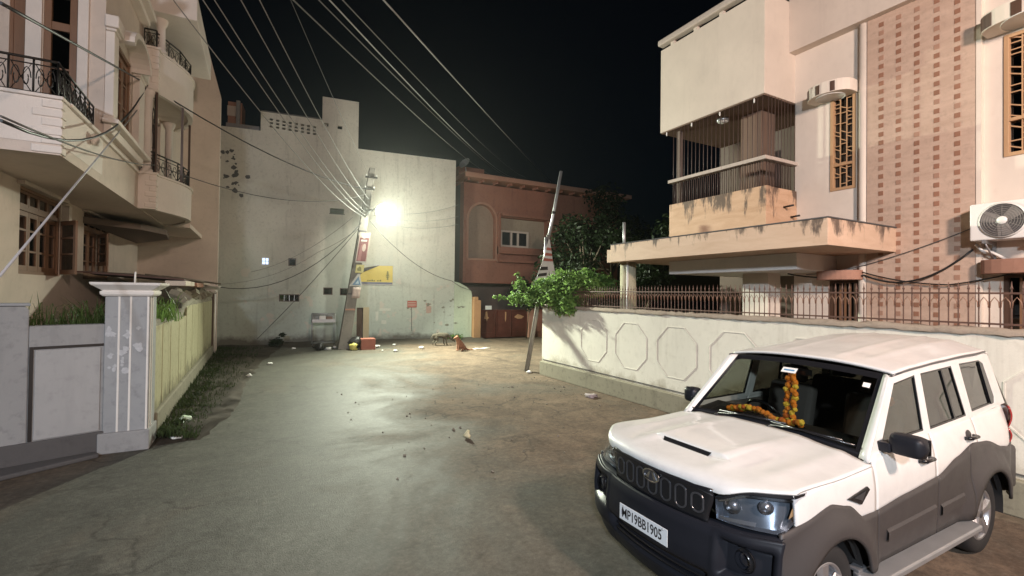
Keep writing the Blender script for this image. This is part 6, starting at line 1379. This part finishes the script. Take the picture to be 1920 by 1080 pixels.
# headlights and fog lamps
for sg in (-1, 1):
    def HL(u, v, d=0):     # u inner..outer then round the corner, v bottom..top
        k = min(u, 1.0); ext_ = max(0, u - 1.0)
        y = .497 + .368 * k + .012 * ext_
        zt_ = 1.052 + .092 * sst(.0, .55, k) - .004 * k; zb = .900 + .020 * k + .16 * ext_
        x = (xfb(y) + .022) * (1 - v) + (xfr(y) + .008) * v + ext_ * (.38 * (1 - v) + .30 * v)
        return Wc(x + d * (1 - .5 * k), sg * (y - d * .7 * k), zb + (zt_ - zb) * v)
    mb = MB(); mb.grid([[HL(1.36 * i / 20, j / 8) for i in range(21)] for j in range(9)]); hl = mb.build('headlight', M_HLENS, car, recalc=False)
    mb = MB(); mb.grid([[HL(1.36 * i / 14, j / 6, .07) for i in range(15)] for j in range(7)]); 
    for v in (0, 1): mb.grid([[HL(1.36 * i / 14, v, d) for i in range(15)] for d in (.001, .07)])
    for u in (0, 1.36): mb.grid([[HL(u, j / 6, d) for j in range(7)] for d in (.001, .07)])
    mb.build('lamp_housing', plain('lamp_housing_grey', (.26, .29, .33), .22, .7, bmp=0), hl, recalc=False)
    mb = MB(); mb.grid([[HL(1.3 * i / 14, v, -.003) for i in range(15)] for v in (.90, 1.0)]); mb.build('lamp_brow', M_GLOSSB, hl, recalc=False)
    mb = MB(); mb.grid([[HL(.05 + .6 * i / 10, v + .06 * (i / 10 - .5) ** 2, .012) for i in range(11)] for v in (.06, .17)]); mb.build('light_strip', M_ALLOY, hl, recalc=False)
    mb = MB(); mb.grid([[HL(.05 + 1.2 * i / 14, v, .010) for i in range(15)] for v in (.80, .87)]); mb.build('upper_strip', M_CHROME, hl, recalc=False)
    mb = MB(); mb.grid([[HL(1.08 + .2 * i / 3, .30 + .12 * j, .02) for i in range(4)] for j in range(5)]); mb.build('indicator', plain('amber_lens', (.42, .26, .12), .2, bmp=0), hl, recalc=False)
    for u, r in ((.27, .046), (.74, .040)):
        c = HL(u, .58, .05); ax = (HL(u, .58, 0) - HL(u, .58, .06)).normalized()
        mb = MB(); mb.lathe([(r * .5, -.005), (r * 1.0, .012), (r * 1.12, .02)], c, ax, 22); mb.build('reflector', M_CHROME, hl, recalc=False)
        mb = MB(); mb.lathe([(.001, .03), (r * .4, .026), (r * .7, .012), (r * .72, 0)], c, ax, 18); mb.build('projector', M_ALLOY, hl, recalc=False)
    c = Wc(ffx(.69, .70) + .055, sg * .69, .715); mb = MB(); mb.lathe([(.052, .03), (.075, .0), (.080, .012), (.078, .02)], c, (-1, 0, 0), 24); fg = mb.build('fog_lamp', M_GLOSSB, car, recalc=False)
    mb = MB(); mb.lathe([(.001, .026), (.03, .02), (.05, .008)], c, (-1, 0, 0), 20); mb.build('fog_lens', M_HLENS, fg, recalc=False); mb = MB(); mb.lathe([(.001, .0), (.03, .004), (.05, .014)], c + Vector((.01, 0, 0)), (-1, 0, 0), 20); mb.build('fog_reflector', M_DCHROME, fg, recalc=False)
# ---- wheels and side steps
def wheel(ax, sg):
    o = Wc(ax, sg * .735, WR); a = (0, sg, 0)
    w_ = [(.20, -.11), (.30, -.115), (.345, -.10), (.362, -.06), (.365, 0), (.362, .06), (.345, .10), (.30, .115), (.248, .108), (.232, .10)]
    mb = MB(); mb.lathe(w_, o, a, 48); wh = mb.build('wheel', M_RUB, car, recalc=False)
    mb = MB(); mb.lathe([(.234, .100), (.226, .106), (.212, .096), (.205, .05), (.20, -.02), (.001, -.03)], o, a, 40); mb.build('rim', M_ALLOY, wh, recalc=False)
    A = Vector(a); mb = MB()
    e1 = Vector((1, 0, 0)); e2 = Vector((0, 0, 1))
    for k in range(5):
        t = 2 * math.pi * k / 5 + .3; d = e1 * math.cos(t) + e2 * math.sin(t); s_ = -e1 * math.sin(t) + e2 * math.cos(t)
        q = lambda r, s, h: o + d * r + s_ * s + A * h
        mb.grid([[q(.035, -.045, .07), q(.035, -.02, .092), q(.035, .02, .092), q(.035, .045, .07)], [q(.12, -.040, .075), q(.12, -.022, .098), q(.12, .022, .098), q(.12, .040, .075)], [q(.218, -.060, .07), q(.218, -.03, .095), q(.218, .03, .095), q(.218, .060, .07)]], False)
    mb.build('spokes', M_ALLOY, wh, recalc=False, solid=.012)
    mb = MB(); mb.lathe([(.001, .108), (.028, .106), (.045, .09), (.055, .07)], o, a, 20); mb.build('hub_cap', M_DCHROME, wh, recalc=False)
    mb = MB(); mb.lathe([(.001, .012), (.16, .012)], o, a, 24); mb.build('brake_disc', M_DCHROME, wh, recalc=False)
for ax in (FAX, RAX):
    for sg in (-1, 1): wheel(ax, sg)
for sg in (-1, 1):
    mb = MB(); mb.prism([(1.16, -.0), (2.92, 0), (2.99, .05), (2.92, .17), (1.22, .17), (1.13, .05)], lambda a, b, d: Wc(a, sg * (.83 + b), .40 + d), 0, .05); mb.build('side_step', M_STEEL, car, bevel=.012)
    mb = MB(); mb.box(CX + 1.16, CX + 2.92, CY + sg * .80, CY + sg * .875, .452, .475); mb.build('step_rail', M_ALLOY, car, bevel=.005)
# ---- cabin
mb = MB(); mb.grid([[Wc((1.38, 1.52, 1.80, 1.90, 1.92)[k], y, (1.185, 1.235, 1.245 + (.03 if y > .12 else .0), 1.20, .85)[k]) for k in range(5)] for y in [-.78 + 1.56 * i / 26 for i in range(27)]])
mb.build('dashboard', M_DASH, car, recalc=False)
for sg in (-1, 1):
    mb = MB(); mb.box(CX + 1.4, CX + 4.15, CY + sg * .765, CY + sg * .79, .5, 1.24); mb.build('door_trim', M_BEIGE, car)
mb = MB(); mb.box(CX + 1.4, CX + 4.15, CY - .76, CY + .76, .45, .50); mb.build('cabin_floor', M_DASH, car)
c = Wc(1.98, .38, 1.18); ax = Vector((.86, 0, .5)); e1 = Vector((0, 1, 0)); e2 = ax.cross(e1)
mb = MB(); mb.tube([c + (e1 * math.cos(2 * math.pi * i / 32) + e2 * math.sin(2 * math.pi * i / 32)) * .185 for i in range(33)], .016, 8, cap=False); sw_ = mb.build('steering_wheel', M_GLOSSB, car, recalc=False)
mb = MB(); [mb.tube([c - ax * .03, c + (e1 * math.cos(t) + e2 * math.sin(t)) * .18], .018, 6) for t in (0, math.pi, -math.pi / 2)]; mb.lathe([(.06, -.04), (.06, .0), (.001, .02)], c, ax, 16); mb.build('wheel_spokes', M_GLOSSB, sw_, recalc=False)
def seat(x, y, wd, n):
    mb = MB(); mb.obox(Wc(x, y, .80), (.26, 0, .03), (0, wd, 0), (-.01, 0, .09)); mb.obox(Wc(x + .30, y, 1.12), (.065, 0, -.01), (0, wd * .94, 0), (.09, 0, .36)); s = mb.build('seat', M_SEAT, car, bevel=.05, seg=3)
    for k in range(n):
        yy = y if n == 1 else y + (k - (n - 1) / 2) * .62
        mb = MB(); mb.obox(Wc(x + .405, yy, 1.575), (.045, 0, 0), (0, .125, 0), (.012, 0, .085)); mb.build('headrest', M_SEAT, s, bevel=.035, seg=3)
seat(2.12, .38, .25, 1); seat(2.12, -.38, .25, 1); seat(2.95, 0, .66, 2)
mb = MB(); mb.box(CX + 1.93, CX + 1.955, CY - .12, CY + .12, 1.655, 1.72); mb.build('rear_view_mirror', M_GLOSSB, car, bevel=.015)
st1 = MB(); st1.prism([(-.07, -.028), (.07, -.028), (.07, .028), (-.07, .028)], lambda a, b, d: wsp(.055 + a / .7, .83 + b / .76) + nrm * (.0022 + d), 0, .001); s1 = st1.build('sticker', M_PLASTICW, car, recalc=False)
q_ = MB(); q_.prism([(-.05, -.008), (.05, -.008), (.05, .008), (-.05, .008)], lambda a, b, d: wsp(.055 + a / .7, .83 + b / .76) + nrm * (.0036 + d), 0, .0006); q_.build('sticker_print', plain('sticker_blue', (.10, .25, .45), .5, bmp=0), s1, recalc=False)
st2 = MB(); st2.prism([(-.026, -.022), (.026, -.022), (.026, .022), (-.026, .022)], lambda a, b, d: wsp(-.86 + a / .7, .82 + b / .76) + nrm * (.0022 + d), 0, .001); st2.build('sticker', M_PLASTICW, car, recalc=False)
# ---- marigold garlands
M_MAR = [plain('marigold_orange', (.75, .24, .02), .7, var=.25, vs=30, bmp=0), plain('marigold_yellow', (.80, .55, .06), .7, var=.2, vs=30, bmp=0), plain('marigold_deep', (.55, .13, .015), .7, var=.25, vs=30, bmp=0)]
def flower_mesh(mat):
    bm = bmesh.new(); bmesh.ops.create_icosphere(bm, subdivisions=2, radius=.030); rnd = random.Random(2)
    for v in bm.verts: v.co *= 1 + rnd.uniform(-.22, .16)
    me = bpy.data.meshes.new('flower'); bm.to_mesh(me); bm.free(); me.materials.append(mat); return me
FM = [flower_mesh(m) for m in M_MAR]
def garland(name, pts, label, seed):
    c0 = sum((Vector(p) for p in pts), Vector()) / len(pts); t = thing(name, c0, label, 'garland', 'marigold garlands in the car'); rnd = random.Random(seed)
    for p in pts:
        o = bpy.data.objects.new('flower', rnd.choice((FM[0], FM[0], FM[1], FM[2]))); COL.objects.link(o); o.parent = t
        o.location = Vector(p) - c0 + Vector((rnd.uniform(-.006, .006), rnd.uniform(-.008, .008), 0)); o.rotation_euler = (rnd.uniform(0, 3), rnd.uniform(0, 3), rnd.uniform(0, 3)); q = rnd.uniform(.8, 1.12); o.scale = (q, q, q * .85)
pts = []
for i in range(13):
    f = i / 12
    for dy in (-.032, .032): pts.append(Wc(1.86 - .04 * f, .02 + dy * (.5 + .5 * min(1, f * 4)) + .012 * math.sin(i * 2), 1.665 - .425 * f))
garland('garland', pts, 'double marigold garland hanging behind the windscreen from the mirror', 1)
dg_ = [(.50, 1.272), (.40, 1.30), (.30, 1.325), (.17, 1.325), (.04, 1.275), (-.09, 1.272), (-.22, 1.30)]
pts = []
for i in range(27):
    f = i / 26 * 6; k = min(int(f), 5); q = f - k; pts.append(Wc(1.60 + .012 * math.sin(i * 1.7), dg_[k][0] + (dg_[k + 1][0] - dg_[k][0]) * q, dg_[k][1] + (dg_[k + 1][1] - dg_[k][1]) * q))
    if i % 2: pts.append(Wc(1.63, dg_[k][0] + (dg_[k + 1][0] - dg_[k][0]) * q, dg_[k][1] + (dg_[k + 1][1] - dg_[k][1]) * q - .022))
mb = MB(); mb.grid([[Wc(1.64 + .05 * a_ , y_, z_ - .045 - .03 * a_ + .0) for y_, z_ in dg_] for a_ in (-1, 0, 1, 3)]); mb.build('dashboard_hump', M_DASH, car, recalc=False)
garland('garland', pts, 'marigold garland lying along the top of the dashboard', 2)
pts = [Wc(2.40 + .03 * (i % 3), -.53 + .03 * (i // 3), 1.49 - .03 * (i % 4)) for i in range(11)]
garland('garland', pts, 'small marigold bunch seen through the front side window', 3)

# ================================================================== the two street lamps behind the camera
def off_lamp(name, loc, aim, label, col):
    l = Vector(loc); d = (Vector(aim) - l).normalized(); t = thing(name, (l.x - d.x * .6, l.y - d.y * .6 - .4, 0), label, 'street lamp')
    bx_, by_ = l.x - d.x * .6, l.y - d.y * .6 - .4
    mb = MB(); mb.tube([(bx_, by_, 0), (bx_, by_, l.z + .3)], .07, 10, r1=.045); mb.build('pole', M_STEEL, t)
    mb = MB(); mb.tube([(bx_, by_, l.z + .25), l - d * .14 + Vector((0, 0, .05))], .025, 8); mb.build('arm', M_STEEL, t)
    lx = d.cross(Vector((0, 0, 1))).normalized(); ly = lx.cross(d)
    mb = MB(); mb.obox(l - d * .12, lx * .2, ly * .2, d * .05); mb.build('lamp_body', M_STEEL, t, bevel=.02)
    mb = MB(); mb.obox(l - d * .062, lx * .17, ly * .17, d * .006); mb.build('lens', plain('lens_' + name, col, .3, bmp=0, emit=col + (25,)), t)
off_lamp('street_lamp', WARM_LAMP, WARM_AIM, 'warm street lamp on its own pole behind the camera on the right', (1.0, .80, .66))
off_lamp('street_lamp', COOL_LAMP, COOL_AIM, 'cool white street lamp on its own pole behind the camera on the left', (.86, .93, 1.0))
